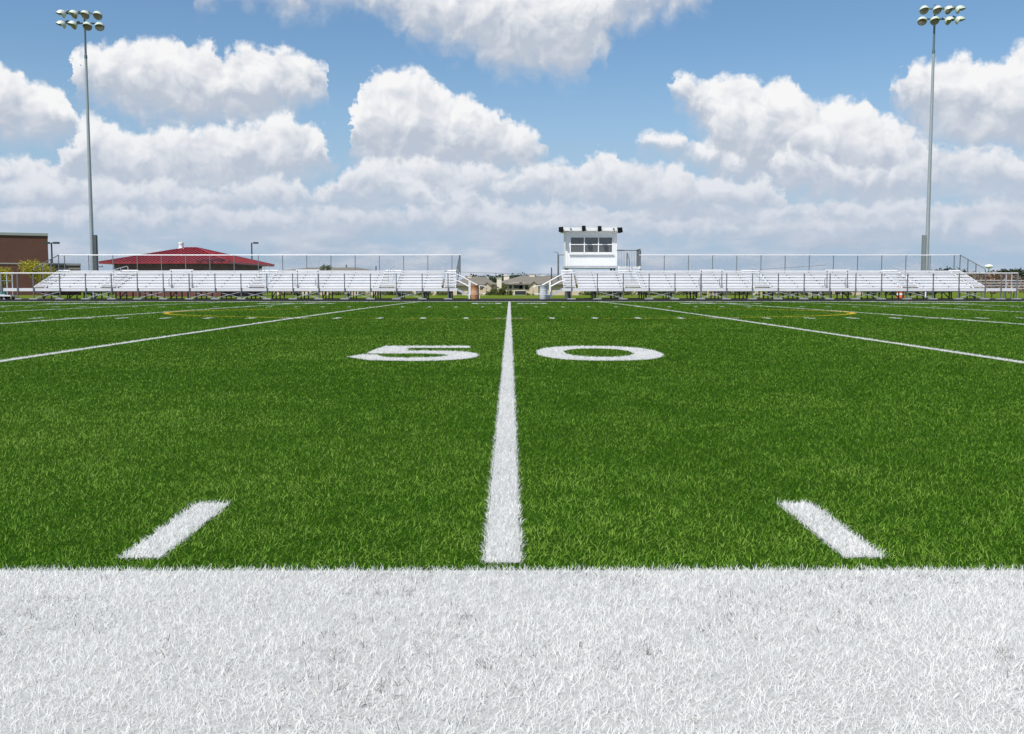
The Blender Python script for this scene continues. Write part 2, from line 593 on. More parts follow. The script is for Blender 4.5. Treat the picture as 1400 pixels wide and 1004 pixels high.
def soil_mat(name, c1, c2, scale, rough=0.95, c3=None):
    m, t, b, o = new_mat(name)
    co = t.n("ShaderNodeTexCoord").outputs["Object"]
    f = t.lin(t.noise(co, scale, 8, 0.65), 0.32, 0.68)
    c = t.mix(f, c1, c2)
    if c3:
        c = t.mix(t.lin(t.noise(co, scale * 0.13, 4, 0.6), 0.45, 0.65), c, c3)
    t.put(b.inputs["Base Color"], c)
    b.inputs["Roughness"].default_value = rough
    b.inputs["Specular IOR Level"].default_value = 0.0
    bp = t.n("ShaderNodeBump")
    bp.inputs["Strength"].default_value = 0.4
    t.put(bp.inputs["Height"], t.noise(co, scale * 6, 4, 0.7))
    t.t.links.new(bp.outputs[0], b.inputs["Normal"])
    return m


def land(X, Y):
    """Level behind the stands, then falling away to the houses, and rolling to the horizon."""
    z = np.full_like(Y, -0.04)
    k = np.clip((Y - 102) / 60, 0, 1)
    z -= 3.9 * k * k * (3 - 2 * k)
    far = np.clip((Y - 300) / 2500, 0, 1)
    z += far * 3.0
    return z


ground = ground_mesh("ground", np.concatenate([np.linspace(-9000, -400, 12), np.linspace(-300, 300, 61), np.linspace(400, 9000, 12)]),
                     np.concatenate([[-400, -60, 0, 30, 52.4], np.arange(55, 180, 3.0), [200, 260, 320, 450, 700, 1200, 2000, 4000, 9000]]),
                     lambda X, Y: land(X, Y) - np.where(Y < 53, 0.05, 0.0),
                     soil_mat("rough grass ground", (0.065, 0.12, 0.010, 1), (0.12, 0.18, 0.022, 1), 0.9, 0.95, (0.15, 0.17, 0.04, 1)))
turf = ground_mesh("turf_base", np.linspace(-60, 60, 25), np.linspace(-6, 52.5, 60), lambda X, Y: BASE + crown(Y),
                   soil_mat("turf infill", (0.012, 0.036, 0.003, 1), (0.026, 0.066, 0.007, 1), 60))
track = ground_mesh("track", np.linspace(-70, 70, 20), [52.5, 56, 59, 62.2, 63.6, 68.8], lambda X, Y: np.full_like(X, -0.022),
                    soil_mat("dark running track", (0.020, 0.022, 0.023, 1), (0.036, 0.037, 0.038, 1), 14))
kerb_path = ground_mesh("path", np.linspace(-70, 70, 10), [62.3, 64, 66.5, 68.6], lambda X, Y: np.full_like(X, -0.016),
                        soil_mat("gravel under the stands", (0.05, 0.055, 0.045, 1), (0.09, 0.09, 0.07, 1), 8))

# ------------------------------------------------------------------ turf fibres


def fibre_mat(name, stops, rough=0.5, translucent=0.22):
    m, t, b, o = new_mat(name)
    a = t.n("ShaderNodeAttribute", attribute_name="tone").outputs["Fac"]
    cr = t.n("ShaderNodeValToRGB")
    t.put(cr.inputs[0], a)
    el = cr.color_ramp.elements
    el[0].position, el[0].color = stops[0]
    el[1].position, el[1].color = stops[-1]
    for p, c in stops[1:-1]:
        e = el.new(p)
        e.color = c
    t.put(b.inputs["Base Color"], cr.outputs[0])
    b.inputs["Roughness"].default_value = rough
    b.inputs["Specular IOR Level"].default_value = 0.15
    tl = t.n("ShaderNodeBsdfTranslucent")
    t.put(tl.inputs[0], cr.outputs[0])
    mx = t.n("ShaderNodeMixShader")
    mx.inputs[0].default_value = translucent
    t.t.links.new(b.outputs[0], mx.inputs[1])
    t.t.links.new(tl.outputs[0], mx.inputs[2])
    t.t.links.new(mx.outputs[0], o.inputs[0])
    return m


GREEN = fibre_mat("green turf fibre", [(0.0, (0.026, 0.095, 0.003, 1)), (0.5, (0.074, 0.195, 0.006, 1)), (1.0, (0.26, 0.42, 0.06, 1))])
WHITE_FIBRE = fibre_mat("white turf fibre", [(0.0, (0.07, 0.07, 0.065, 1)), (0.04, (0.68, 0.68, 0.665, 1)), (0.06, (0.82, 0.82, 0.80, 1)), (1.0, (0.93, 0.93, 0.91, 1))], 0.5, 0.45)
YELLOW_FIBRE = fibre_mat("yellow turf fibre", [(0.0, (0.60, 0.40, 0.01, 1)), (1.0, (0.82, 0.60, 0.03, 1))])


def fibres(name, x, y, mat, width, length, lean=1.0, tone=None, bend=3, sheet=None):
    """One mesh of turf fibres: a bent, tapering ribbon at each (x, y)."""
    n = len(x)
    d = np.hypot(x, y)
    width = np.broadcast_to(width, (n,))
    length = np.broadcast_to(length, (n,))
    # the pile lies over in drifting patches, each fibre leaning its own way
    drift = (vnoise(x * 1.7, y * 1.7, 3) + 0.6 * vnoise(x * 5, y * 5, 4)) * 2 * math.pi * 1.3
    head = drift + rng.normal(0, 2.0, n)
    tilt = np.clip(rng.normal(0.86, 0.38, n), 0.05, 1.5) * lean
    face = rng.uniform(0, 2 * math.pi, n)
    root = np.stack([x, y, BASE + crown(y) - 0.001], -1)
    lx, ly = np.cos(head), np.sin(head)
    sx, sy = np.cos(face), np.sin(face)
    rows = []
    fr = (0.0, 0.45, 0.8, 1.0) if bend == 3 else (0.0, 0.6, 1.0)
    wd = (1.0, 0.95, 0.75, 0.22) if bend == 3 else (1.0, 0.85, 0.25)
    pos = root.copy()
    last = 0.0
    for f, w in zip(fr, wd):
        st = (f - last) * length
        th = tilt * (0.35 + 1.1 * f)
        pos = pos + np.stack([lx * np.sin(th) * st, ly * np.sin(th) * st, np.cos(th) * st], -1)
        last = f
        side = np.stack([sx * width * w / 2, sy * width * w / 2, np.zeros(n)], -1)
        rows.append(pos - side)
        rows.append(pos + side)
    k = len(rows)
    V = np.stack(rows, 1).reshape(-1, 3).astype(np.float32)
    nf = k // 2 - 1
    b = np.arange(n)[:, None] * k
    Q = np.concatenate([np.stack([b[:, 0] + 2 * i, b[:, 0] + 2 * i + 1, b[:, 0] + 2 * i + 3, b[:, 0] + 2 * i + 2], -1)[:, None, :] for i in range(nf)], 1).reshape(-1)
    if tone is None:
        tone = rng.uniform(0, 1, n)
    T = np.repeat(tone, k)
    if sheet:                                             # woven backing of a marking, joined cells
        gx, gy, inside = sheet
        cell = np.nonzero(inside.reshape(-1))[0]
        GX, GY = np.meshgrid(gx, gy)
        SV = np.stack([GX, GY, BASE + crown(GY) + 0.004], -1).reshape(-1, 3)
        w = len(gx)
        i, j = cell % (w - 1), cell // (w - 1)
        SQ = np.stack([j * w + i, j * w + i + 1, (j + 1) * w + i + 1, (j + 1) * w + i], -1)
        used, SQ = np.unique(SQ, return_inverse=True)
        Q = np.concatenate([Q, SQ.reshape(-1) + len(V)])
        V = np.concatenate([V, SV[used]]).astype(np.float32)
        T = np.concatenate([T, np.full(len(used), 0.04)])
    me = bpy.data.meshes.new(name)
    me.vertices.add(len(V))
    me.vertices.foreach_set("co", V.reshape(-1))
    me.loops.add(len(Q))
    me.loops.foreach_set("vertex_index", Q.astype(np.int32))
    np_ = len(Q) // 4
    me.polygons.add(np_)
    me.polygons.foreach_set("loop_start", np.arange(np_, dtype=np.int32) * 4)
    me.polygons.foreach_set("use_smooth", np.ones(np_, dtype=bool))
    at_ = me.attributes.new("tone", "FLOAT", "POINT")
    at_.data.foreach_set("value", T.astype(np.float32))
    me.update(calc_edges=True)
    me.materials.append(mat)
    o = bpy.data.objects.new(name, me)
    COL.objects.link(o)
    return o


def fibre_width(y, k=1.0):
    return np.maximum(0.0018, 0.00044 * y * k)


# ---- markings sewn into the turf: (mask, bounds, ...)
MARKS = []


def mark(name, mask, box, mat, label, cat, group=None, kind=None):
    MARKS.append(dict(name=name, mask=mask, box=box, mat=mat, label=label, cat=cat, group=group, kind=kind))


def rect(x0, x1, y0, y1):
    return lambda x, y: (x > x0) & (x < x1) & (y > y0) & (y < y1)


def poly(pts):
    P = np.array(pts)

    def f(x, y):
        c = np.zeros(len(x), bool)
        j = len(P) - 1
        for i in range(len(P)):
            xi, yi, xj, yj = *P[i], *P[j]
            if yi != yj:
                c ^= ((yi > y) != (yj > y)) & (x < (xj - xi) * (y - yi) / (yj - yi) + xi)
            j = i
        return c
    return f


def ell(cx, cy, rx, ry, e=2.0):
    return lambda x, y: np.abs((x - cx) / rx) ** e + np.abs((y - cy) / ry) ** e < 1


def add_rect(name, x0, x1, y0, y1, *a, **k):
    mark(name, rect(x0, x1, y0, y1), (x0, x1, y0, y1), *a, **k)
    MARKS[-1]["rect"] = True


add_rect("sideline", -3.2, 3.2, 0.85, NEAR, WHITE_FIBRE, "wide white near sideline of brushed turf fibres filling the bottom of the view", "sideline")
LW = 0.051
add_rect("yard_line", CX - LW, CX + LW, NEAR + 0.055, FAR - 0.08, WHITE_FIBRE, "straight white yard line between the big numerals 5 and 0", "yard line", "yard lines across the turf")
yl = {1: ("white yard line slanting away just outside the big 5", "white yard line slanting away just outside the big 0"),
      2: ("white yard line crossing the yellow arc on the red roof side", "white yard line meeting the yellow arc on the side of the press box"),
      3: ("short white yard line just outside the yellow arc, red roof side", "short white yard line just outside the yellow arc, press box side"),
      4: ("far white yard line running toward the brick building", "far white yard line running toward the water tower")}
for k in (1, 2, 3, 4):
    for s in (-1, 1):
        x = CX + s * k * 5 * YD
        add_rect("yard_line", x - LW, x + LW, max(NEAR + 0.055, abs(x) / 0.60 - 1.0), FAR - 0.08, WHITE_FIBRE, yl[k][0 if s < 0 else 1], "yard line", "yard lines across the turf")
add_rect("sideline", -34, 34, FAR, FAR + 0.8, WHITE_FIBRE, "far white sideline in front of the bleachers and the dark track", "sideline")
for s, lab in ((-1, "short white hash mark between the near sideline and the big 5"), (1, "short white hash mark between the near sideline and the big 0")):
    x = CX + s * YD
    add_rect("hash_mark", x - 0.055, x + 0.055, NEAR + 0.10, NEAR + 0.74, WHITE_FIBRE, lab, "hash mark", "pair of near hash marks")
for y0, lab, g in ((20.9, "short white hash mark in the nearer row across the turf", "nearer row of hash marks"), (33.9, "tiny white hash mark in the farther row across the turf", "farther row of hash marks")):
    for k in range(-22, 23):
        if k % 5 == 0 or abs(k) * YD > 0.535 * y0:
            continue
        x = CX + k * YD
        add_rect("hash_mark", x - 0.055, x + 0.055, y0, y0 + 0.62, WHITE_FIBRE, lab, "hash mark", g)
    for k in range(-10, 11, 5):
        if abs(k) * YD < 0.5 * y0:
            x = CX + k * YD
            where = {0: "centre yard line", -5: "yard line outside the 5", 5: "yard line outside the 0", -10: "second yard line out from the 5", 10: "second yard line out from the 0"}[k]
            add_rect("hash_mark", x - 0.31, x + 0.31, y0 + 0.2, y0 + 0.32, WHITE_FIBRE, f"white cross stroke on the {where}, {lab.split(' in the ')[1].split(' across')[0]} of hashes", "hash mark", g)
# big numerals
ring_o, ring_i = ell(-0.94, 9.69, 0.63, 0.70, 2.3), ell(-0.96, 9.68, 0.35, 0.30, 2.2)
foot = poly([(-1.56, 9.50), (-1.45, 9.80), (-1.30, 9.76), (-1.20, 9.46), (-0.92, 9.30), (-0.92, 9.0), (-1.28, 9.08)])
stem = poly([(-1.45, 9.98), (-1.40, 11.2), (-1.14, 11.2), (-1.06, 10.28), (-0.9, 10.42), (-0.9, 10.0), (-1.1, 9.97)])


def five(x, y):
    ring = ring_o(x, y) & ~ring_i(x, y) & ((x > -0.94) | (y > 10.0) & (x > -1.2))
    return ring | foot(x, y) | stem(x, y) | rect(-1.40, -0.45, 10.88, 11.2)(x, y)


zero_o, zero_i = ell(0.90, 10.1, 0.625, 1.07, 2.35), ell(0.90, 10.12, 0.35, 0.66, 2.2)
mark("field_number", five, (-1.6, -0.28, 8.95, 11.25), WHITE_FIBRE, "big white numeral 5 sewn into the turf beside the centre yard line", "field number", "near pair of numerals")
mark("field_number", lambda x, y: zero_o(x, y) & ~zero_i(x, y), (0.2, 1.6, 8.95, 11.25), WHITE_FIBRE, "big white numeral 0 sewn into the turf beside the centre yard line", "field number", "near pair of numerals")


def far_digit(ch, cx):
    """Numerals by the far sideline face the stands, so from here they stand on their heads."""
    cy = 43.2
    u = lambda x: -(x - cx) / 0.62
    v = lambda y: -(y - cy) / 0.98
    segs = {"0": "o", "5": "5", "4": "4", "3": "3"}[ch]

    def f(x, y):
        a, b = u(x), v(y)
        ins = (abs(a) < 1) & (abs(b) < 1)
        w, h = 0.36, 0.2
        top, mid, bot = b > 1 - h * 1.2, abs(b) < h * 0.6, b < -1 + h * 1.2
        ul, ll, ur, lr = (a < -1 + w) & (b > 0), (a < -1 + w) & (b < 0), (a > 1 - w) & (b > 0), (a > 1 - w) & (b < 0)
        if ch == "0":
            m = top | bot | ul | ll | ur | lr
        elif ch == "5":
            m = top | ul | mid | lr | bot
        elif ch == "4":
            m = ul | mid | ur | lr
        else:
            m = top | mid | bot | ur | lr
        return ins & m
    return f


for k, tens, side in ((0, "5", "on the centre yard line"), (-2, "4", "on the red roof side"), (2, "4", "on the press box side"), (-4, "3", "towards the brick building"), (4, "3", "towards the water tower")):
    for ch, s in (("0", -1), (tens, 1)):
        cx = CX + k * 5 * YD + s * 0.98
        mark("field_number", far_digit(ch, cx), (cx - 0.65, cx + 0.65, 42.2, 44.2), WHITE_FIBRE,
             f"far upside down white {'zero' if ch == '0' else {'5': 'five', '4': 'four', '3': 'three'}[ch]} of the {tens}0 mark {side}", "field number", "far numerals facing the stands")


def circle(x, y):
    r = np.hypot(x / 8.97, (y - 26.7) / 6.1)
    g = np.hypot(x / 8.97 ** 2, (y - 26.7) / 6.1 ** 2) / np.maximum(r, 1e-6)
    return np.abs(r - 1) < (0.010 + 0.050 * np.clip(np.abs(x) / 8.5, 0, 1) ** 3) * g


mark("centre_circle", circle, (-9.1, 9.1, 20.4, 33.0), YELLOW_FIBRE, "thin yellow curved line sewn across the middle of the turf", "yellow line")

for mk in MARKS:
    x0, x1, y0, y1 = mk["box"]
    xs, ys = [], []
    edges = np.geomspace(y0, y1, max(2, int(math.log(y1 / y0) / 0.12) + 2))
    for a, b in zip(edges[:-1], edges[1:]):
        m = (a + b) / 2
        if mk["name"] == "sideline" and m < 3:
            hw = 0.56 * m + 0.8
            xa, xb = max(x0, -hw), min(x1, hw)
            den = 84000
        else:
            xa, xb = x0, x1
            den = 2.3 * min(118 / (m * fibre_width(np.array(m), 0.7)), 27000)
        n = rng.poisson(den * (xb - xa) * (b - a))
        xs.append(rng.uniform(xa, xb, n))
        ys.append(rng.uniform(a, b, n))
    x, y = np.concatenate(xs), np.concatenate(ys)
    ok = mk["mask"](x + rng.normal(0, 0.005, len(x)), y + rng.normal(0, 0.005, len(y)))
    x, y = x[ok], y[ok]
    near = mk["name"] == "sideline" and y0 < 3
    tone = 0.065 + 0.935 * rng.uniform(0, 1, len(x)) ** 0.7
    if near:
        bald = (vnoise(x * 95, y * 80, 14) > 0.80) & (vnoise(x * 4, y * 4, 15) + 0.6 * vnoise(x * 14, y * 14, 16) > 0.80)
        tone = np.where(bald, rng.uniform(0, 0.02, len(x)), tone)     # rubber crumb working up between the fibres
        keep = ~bald | (rng.uniform(0, 1, len(x)) < 0.5)
        x, y, tone = x[keep], y[keep], tone[keep]
    sheet = None
    if True:
        if mk.get("rect"):
            e_ = 0.008
            gx, gy = np.array([x0 + e_, x1 - e_]), np.linspace(y0 + e_, y1 - e_, max(2, int((y1 - y0) / 0.8) + 1))
        else:
            c = 0.04 if y1 < 15 else 0.08
            gx, gy = np.arange(x0, x1 + c, c), np.arange(y0, y1 + c, c)
        mx_, my_ = np.meshgrid((gx[:-1] + gx[1:]) / 2, (gy[:-1] + gy[1:]) / 2)
        sheet = (gx, gy, mk["mask"](mx_.reshape(-1), my_.reshape(-1)))
    o = fibres(mk["name"], x, y, mk["mat"], 0.0013 if near else fibre_width(y, 0.7), rng.uniform(0.011, 0.026, len(x)) if near else rng.uniform(0.012, 0.025, len(x)), 1.12 if near else 1.0, tone, 3 if y1 < 15 else 2, sheet)
    tag(o, mk["label"], mk["cat"], mk["group"], mk["kind"])

xs, ys = [], []
edges = np.geomspace(NEAR, 52.4, 46)
for a, b in zip(edges[:-1], edges[1:]):
    m = (a + b) / 2
    hw = 0.60 * m + 1.0
    den = min(110 / (m * float(fibre_width(np.array(m)))), 52000)
    n = rng.poisson(den * 2 * hw * (b - a))
    xs.append(rng.uniform(-hw, hw, n))
    ys.append(rng.uniform(a, b, n))
x, y = np.concatenate(xs), np.concatenate(ys)
bad = np.zeros(len(x), bool)
for mk in MARKS:
    x0, x1, y0, y1 = mk["box"]
    i = np.nonzero((x > x0) & (x < x1) & (y > y0) & (y < y1))[0]
    if len(i):
        bad[i[mk["mask"](x[i], y[i]) & (rng.uniform(0, 1, len(i)) > 0.03)]] = True
x, y = x[~bad], y[~bad]
tone = np.clip(0.13 + 0.80 * (vnoise(x * 2.3, y * 2.3, 21) * 0.25 + vnoise(x * 11, y * 8, 22) * 0.25 + vnoise(x * 27, y * 20, 24) * 0.28 + vnoise(x * 0.5, y * 0.4, 23) * 0.28) + rng.normal(0, 0.20, len(x)), 0, 1)
grass = fibres("turf_grass", x, y, GREEN, fibre_width(y), rng.uniform(0.010, 0.0225, len(x)), 1.0, tone, 2)
tag(grass, kind="stuff", label="dense green artificial turf covering the football field", cat="turf")
print("fibres", len(x))
# ------------------------------------------------------------------ bleachers
D0 = 63.0                        # front edge of the walkway
DECK = 0.66
ROW_Y = [64.4 + 0.62 * i for i in range(6)]
SEAT_Z = [0.865 + 0.19 * i for i in range(6)]        # undersides of the seat planks
AISLES = [7.9, 16.25, 25.75]
POSTS = [3.89 + 1.63 * k for k in range(16)] + [30.0, 31.0, 32.0]
U_IN, U_OUT, SEAT_IN, SEAT_OUT = 3.3, 32.08, 4.4, 29.75


def bleacher(s, label, press_box):
    """One stand; s = -1 or 1 is the side of the gap it runs out on, u the distance from the gap's middle."""
    root = thing("bleacher", (s * U_IN, D0, 0), label, "bleacher", "bleachers behind the far sideline")
    off = (s * U_IN, D0, 0)
    X = lambda u: s * u

    def part(name, mb, mat, parent=root):
        return mb.build(name, mat, parent, off)

    def bx(mb, u0, u1, *r):
        mb.box(min(X(u0), X(u1)), max(X(u0), X(u1)), *r)
    # walkway
    mb = MB()
    bx(mb, U_IN, U_OUT, D0, ROW_Y[0] + 0.25, DECK - 0.05, DECK)
    bx(mb, U_IN, U_OUT, D0 - 0.012, D0 + 0.03, DECK - 0.17, DECK + 0.02)
    part("walkway", mb, ALU)
    # seats and risers, one plank run per section of each row
    cuts = [SEAT_IN] + [c + e for c in AISLES for e in (-0.56, 0.56)] + [SEAT_OUT]
    for y, z in zip(ROW_Y, SEAT_Z):
        for u0, u1 in zip(cuts[0::2], cuts[1::2]):
            mb = MB()
            bx(mb, u0, u1, y, y + 0.27, z, z + 0.042)
            bx(mb, u0, u1, y - 0.006, y + 0.006, z - 0.03, z + 0.046)
            part("seat_plank", mb, ALU)
            mb = MB()
            bx(mb, u0, u1, y + 0.03, y + 0.05, z - 0.165, z - 0.036)
            bx(mb, u0, u1, y + 0.275, y + 0.6, z - 0.05, z - 0.02)
            part("foot_plank", mb, ALU)
    # aisle steps with a hoop rail each
    for c in AISLES + [3.85, 30.18]:
        w = 0.55 if c in AISLES else 0.38
        mb = MB()
        for i, (y, z) in enumerate(zip(ROW_Y, SEAT_Z)):
            bx(mb, c - w, c + w, y - 0.02, y + 0.36, z - 0.012, z + 0.028)
            bx(mb, c - w, c + w, y - 0.31, y - 0.03, z - 0.120, z - 0.080)
            bx(mb, c - w, c + w, y + 0.02, y + 0.04, z - 0.045, z - 0.013)
            bx(mb, c - w, c + w, y + 0.33, y + 0.345, z + 0.029, z + 0.10)
        for e in (-1, 1):
            mb.bar((X(c + e * w * 0.97), ROW_Y[0] - 0.3, SEAT_Z[0] - 0.16), (X(c + e * w * 0.97), ROW_Y[-1] + 0.3, SEAT_Z[-1] + 0.02), 0.03, 0.10)
        part("aisle_step", mb, ALU)
        if c in AISLES:
            mb = MB()
            a, b = (ROW_Y[1], SEAT_Z[1]), (ROW_Y[5], SEAT_Z[5])
            mb.tube([(X(c), a[0], a[1]), (X(c), a[0], a[1] + 0.72), (X(c), a[0] + 0.12, a[1] + 0.82), (X(c), b[0] - 0.15, b[1] + 0.34), (X(c), b[0], b[1] + 0.28), (X(c), b[0], b[1])], 0.025)
            mb.tube([(X(c), ROW_Y[3], SEAT_Z[3]), (X(c), ROW_Y[3], SEAT_Z[3] + 0.58)], 0.022)
            part("handrail", mb, ZINC_PALE)
    # rails round the wheelchair bays
    for c in (13.0, 21.1):
        for e in (-0.66, 0.66):
            mb = MB()
            mb.bar((X(c + e), 64.35, DECK), (X(c + e), 64.35, 1.80), 0.05, 0.05, (0, 1, 0))
            mb.tube([(X(c + e), 64.35, 1.35), (X(c + e) - 0.16, 64.3, 1.25), (X(c + e) - 0.16, 64.3, 0.85)], 0.02, 6)
            part("bay_post", mb, ZINC)
        mb = MB()
        bx(mb, c - 0.75, c + 0.75, 64.32, 64.38, 1.80, 1.88)
        part("bay_top_rail", mb, ALU)
    # front guard: posts run from pads on the ground up to the rail
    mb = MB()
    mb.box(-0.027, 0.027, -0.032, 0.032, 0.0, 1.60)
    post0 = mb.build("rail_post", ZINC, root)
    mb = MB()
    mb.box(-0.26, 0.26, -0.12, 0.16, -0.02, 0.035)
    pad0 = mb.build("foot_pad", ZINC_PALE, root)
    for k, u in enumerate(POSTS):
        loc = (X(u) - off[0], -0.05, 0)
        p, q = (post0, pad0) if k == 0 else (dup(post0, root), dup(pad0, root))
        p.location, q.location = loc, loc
    mb = MB()
    mb.tube([(X(3.5), D0 - 0.05, 1.62), (X(U_OUT - 0.05), D0 - 0.05, 1.62)], 0.034)
    part("top_rail", mb, ALU)
    for k in range(1, len(POSTS) - 3):
        if k % 2 == 0 and k != 8:
            continue
        a, b = POSTS[k], POSTS[k + 1]
        mb = MB()
        mb.bar((X(a), D0 + 0.05, 0.46), (X(b), D0 + 0.05, 0.06), 0.03, 0.055, (0, 1, 0))
        mb.bar((X(a), D0 + 0.09, 0.06), (X(b), D0 + 0.09, 0.46), 0.03, 0.055, (0, 1, 0))
        part("cross_brace", mb, ZINC_PALE)
    # end guard of the walkway at its outer end
    mb = MB()
    for y in (D0 - 0.05, D0 + 0.7, D0 + 1.4):
        mb.bar((X(U_OUT - 0.05), y, 0.0), (X(U_OUT - 0.05), y, 1.62), 0.05, 0.05, (0, 1, 0))
    mb.tube([(X(U_OUT - 0.05), D0 - 0.05, 1.62), (X(U_OUT - 0.05), D0 + 1.4, 1.62)], 0.03)
    mb.tube([(X(U_OUT - 0.05), D0 - 0.05, 1.15), (X(U_OUT - 0.05), D0 + 1.4, 1.15)], 0.02)
    part("end_rail", mb, ZINC_PALE)
    # supporting frames under every post line
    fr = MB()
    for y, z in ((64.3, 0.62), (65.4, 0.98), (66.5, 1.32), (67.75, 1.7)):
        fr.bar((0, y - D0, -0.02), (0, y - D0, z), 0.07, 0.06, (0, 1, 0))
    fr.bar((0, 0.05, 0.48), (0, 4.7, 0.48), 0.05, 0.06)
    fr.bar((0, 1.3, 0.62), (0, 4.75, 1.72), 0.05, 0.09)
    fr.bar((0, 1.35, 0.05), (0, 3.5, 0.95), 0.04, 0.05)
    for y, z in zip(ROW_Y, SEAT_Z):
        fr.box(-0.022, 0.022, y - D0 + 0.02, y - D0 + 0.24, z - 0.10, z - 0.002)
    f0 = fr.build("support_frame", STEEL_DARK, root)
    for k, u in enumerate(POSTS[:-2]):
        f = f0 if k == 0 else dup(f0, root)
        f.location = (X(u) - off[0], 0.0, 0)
    # guard fence along the back
    u0 = 9.1 if press_box else 3.62
    yb = 68.05
    mb = MB()
    mb.box(-0.022, 0.022, -0.028, 0.028, 1.45, 2.90)
    bp0 = mb.build("fence_post", ZINC, root)
    us = [3.93 + 1.645 * k for k in range(17) if 3.93 + 1.645 * k >= u0 - 0.02]
    for k, u in enumerate([u0 - 0.25] + us):
        p = bp0 if k == 0 else dup(bp0, root)
        p.location = (X(u) - off[0], yb - D0, 0)
    mb = MB()
    mb.tube([(X(u0 - 0.3), yb, 2.92), (X(30.6), yb, 2.92)], 0.032)
    part("fence_rail", mb, ALU)
    mb = MB()
    mb.add([(X(u0 - 0.3), yb + 0.03, 1.75), (X(30.6), yb + 0.03, 1.75), (X(30.6), yb + 0.03, 2.9), (X(u0 - 0.3), yb + 0.03, 2.9)], [(0, 1, 2, 3)])
    part("fence_mesh", mb, MESH)
    # sloping side guards
    for u in ((30.65,) if press_box else (30.65, 3.42)):
        mb = MB()
        ya, za, yc, zc = yb, 2.92, 64.5, 1.95
        mb.tube([(X(u), ya, za), (X(u), yc, zc), (X(u), yc - 0.12, zc - 0.12), (X(u), yc - 0.12, 0.66)], 0.03)
        for t in (0.0, 0.33, 0.66):
            y, z = ya + (yc - ya) * t, za + (zc - za) * t
            mb.bar((X(u), y, 0.6 + 1.2 * (1 - t)), (X(u), y, z), 0.05, 0.05, (0, 1, 0))
        part("side_guard", mb, ZINC)
        mb = MB()
        mb.add([(X(u) + 0.035, ya, 1.75), (X(u) + 0.035, yc, 0.8), (X(u) + 0.035, yc, zc), (X(u) + 0.035, ya, za)], [(0, 1, 2, 3)])
        part("side_mesh", mb, MESH)
    # stairs at the inner end
    mb = MB()
    for i, (u, z) in enumerate(((3.12, 0.52), (2.84, 0.38), (2.56, 0.25), (2.28, 0.12))):
        bx(mb, u - 0.15, u + 0.15, D0 + 0.05, D0 + 1.15, z - 0.04, z)
    for y in (D0 + 0.06, D0 + 1.14):
        mb.bar((X(3.3), y, 0.56), (X(2.1), y, 0.0), 0.03, 0.1)
    part("stair", mb, ALU_STEP)
    for y in (D0 + 0.0, D0 + 1.2):
        mb = MB()
        mb.tube([(X(3.5), y, 1.60), (X(3.2), y, 1.50), (X(2.05), y, 0.86), (X(1.62), y, 0.80), (X(1.5), y, 0.72), (X(1.5), y, 0.38), (X(1.62), y, 0.30), (X(2.05), y, 0.30)], 0.026)
        mb.tube([(X(3.5), y, 1.18), (X(3.2), y, 1.10), (X(2.56), y, 0.76)], 0.03)
        mb.bar((X(2.56), y, 0.0), (X(2.56), y, 1.18), 0.085, 0.05, (0, 1, 0))
        mb.bar((X(1.95), y, 0.0), (X(1.95), y, 0.82), 0.05, 0.05, (0, 1, 0))
        part("stair_rail", mb, WHITE)
    return root


bl = bleacher(-1, "long empty aluminium bleacher in front of the red roofed pavilion, without a press box", False)
br_ = bleacher(1, "long empty aluminium bleacher below the white press box", True)

# low stand beyond the outer end
sm = thing("low_bleacher", (33.6, 70.5, 0), "small grey bench stand beyond the outer end of the press box bleacher", "bleacher")
for i in range(4):
    mb = MB()
    mb.box(33.0, 38.5, 70.5 + 0.6 * i, 70.78 + 0.6 * i, 0.62 + 0.2 * i, 0.67 + 0.2 * i)
    mb.build("seat_plank", ALU_STEP, sm, (33.6, 70.5, 0))
for u in (33.4, 35.0, 36.6, 38.2):
    mb = MB()
    mb.bar((u, 70.6, 0), (u, 70.6, 0.62), 0.06, 0.06, (0, 1, 0))
    mb.bar((u, 72.4, 0), (u, 72.4, 1.22), 0.06, 0.06, (0, 1, 0))
    mb.bar((u, 70.6, 0.56), (u, 72.4, 1.16), 0.05, 0.06)
    mb.build("support_frame", ZINC, sm, (33.6, 70.5, 0))

# ------------------------------------------------------------------ press box
PX0, PX1, PY0, PY1 = 3.80, 7.30, 68.25, 70.7
PZ0, PZ1 = 2.19, 4.55
RIB = paint("ribbed white wall panel", (0.80, 0.81, 0.80), 0.5, 0.0, 0.04, 1.2)
GLASS = paint("dark window glass", (0.11, 0.115, 0.12), 0.12, 0.0, 0.15, 0.8, 0.6)
press = thing("press_box", (5.55, 69.4, 0), "white ribbed press box with a dark six pane window, raised on legs above the bleacher", "press box")
po = (5.55, 69.4, 0)
wx0, wx1, wz0, wz1 = 4.12, 7.0, 3.09, 4.15
mb = MB()
mb.box(PX0, wx0, PY0, PY0 + 0.1, PZ0, PZ1)
mb.box(wx1, PX1, PY0, PY0 + 0.1, PZ0, PZ1)
mb.box(wx0, wx1, PY0, PY0 + 0.1, PZ0, wz0)
mb.box(wx0, wx1, PY0, PY0 + 0.1, wz1, PZ1)
k = 0
x = PX0 + 0.1
while x < PX1 - 0.05:
    top = wz0 - 0.12 if wx0 - 0.1 < x < wx1 + 0.1 else PZ1 - 0.02
    mb.box(x - 0.045, x + 0.045, PY0 - 0.018, PY0 - 0.001, PZ0 + 0.02, top)
    x += 0.19
mb.build("front_wall", RIB, press, po)
for x0, x1 in ((PX0, PX0 + 0.1), (PX1 - 0.1, PX1)):
    mb = MB()
    mb.box(x0, x1, PY0 + 0.101, PY1, PZ0, PZ1)
    mb.build("side_wall", RIB, press, po)
mb = MB()
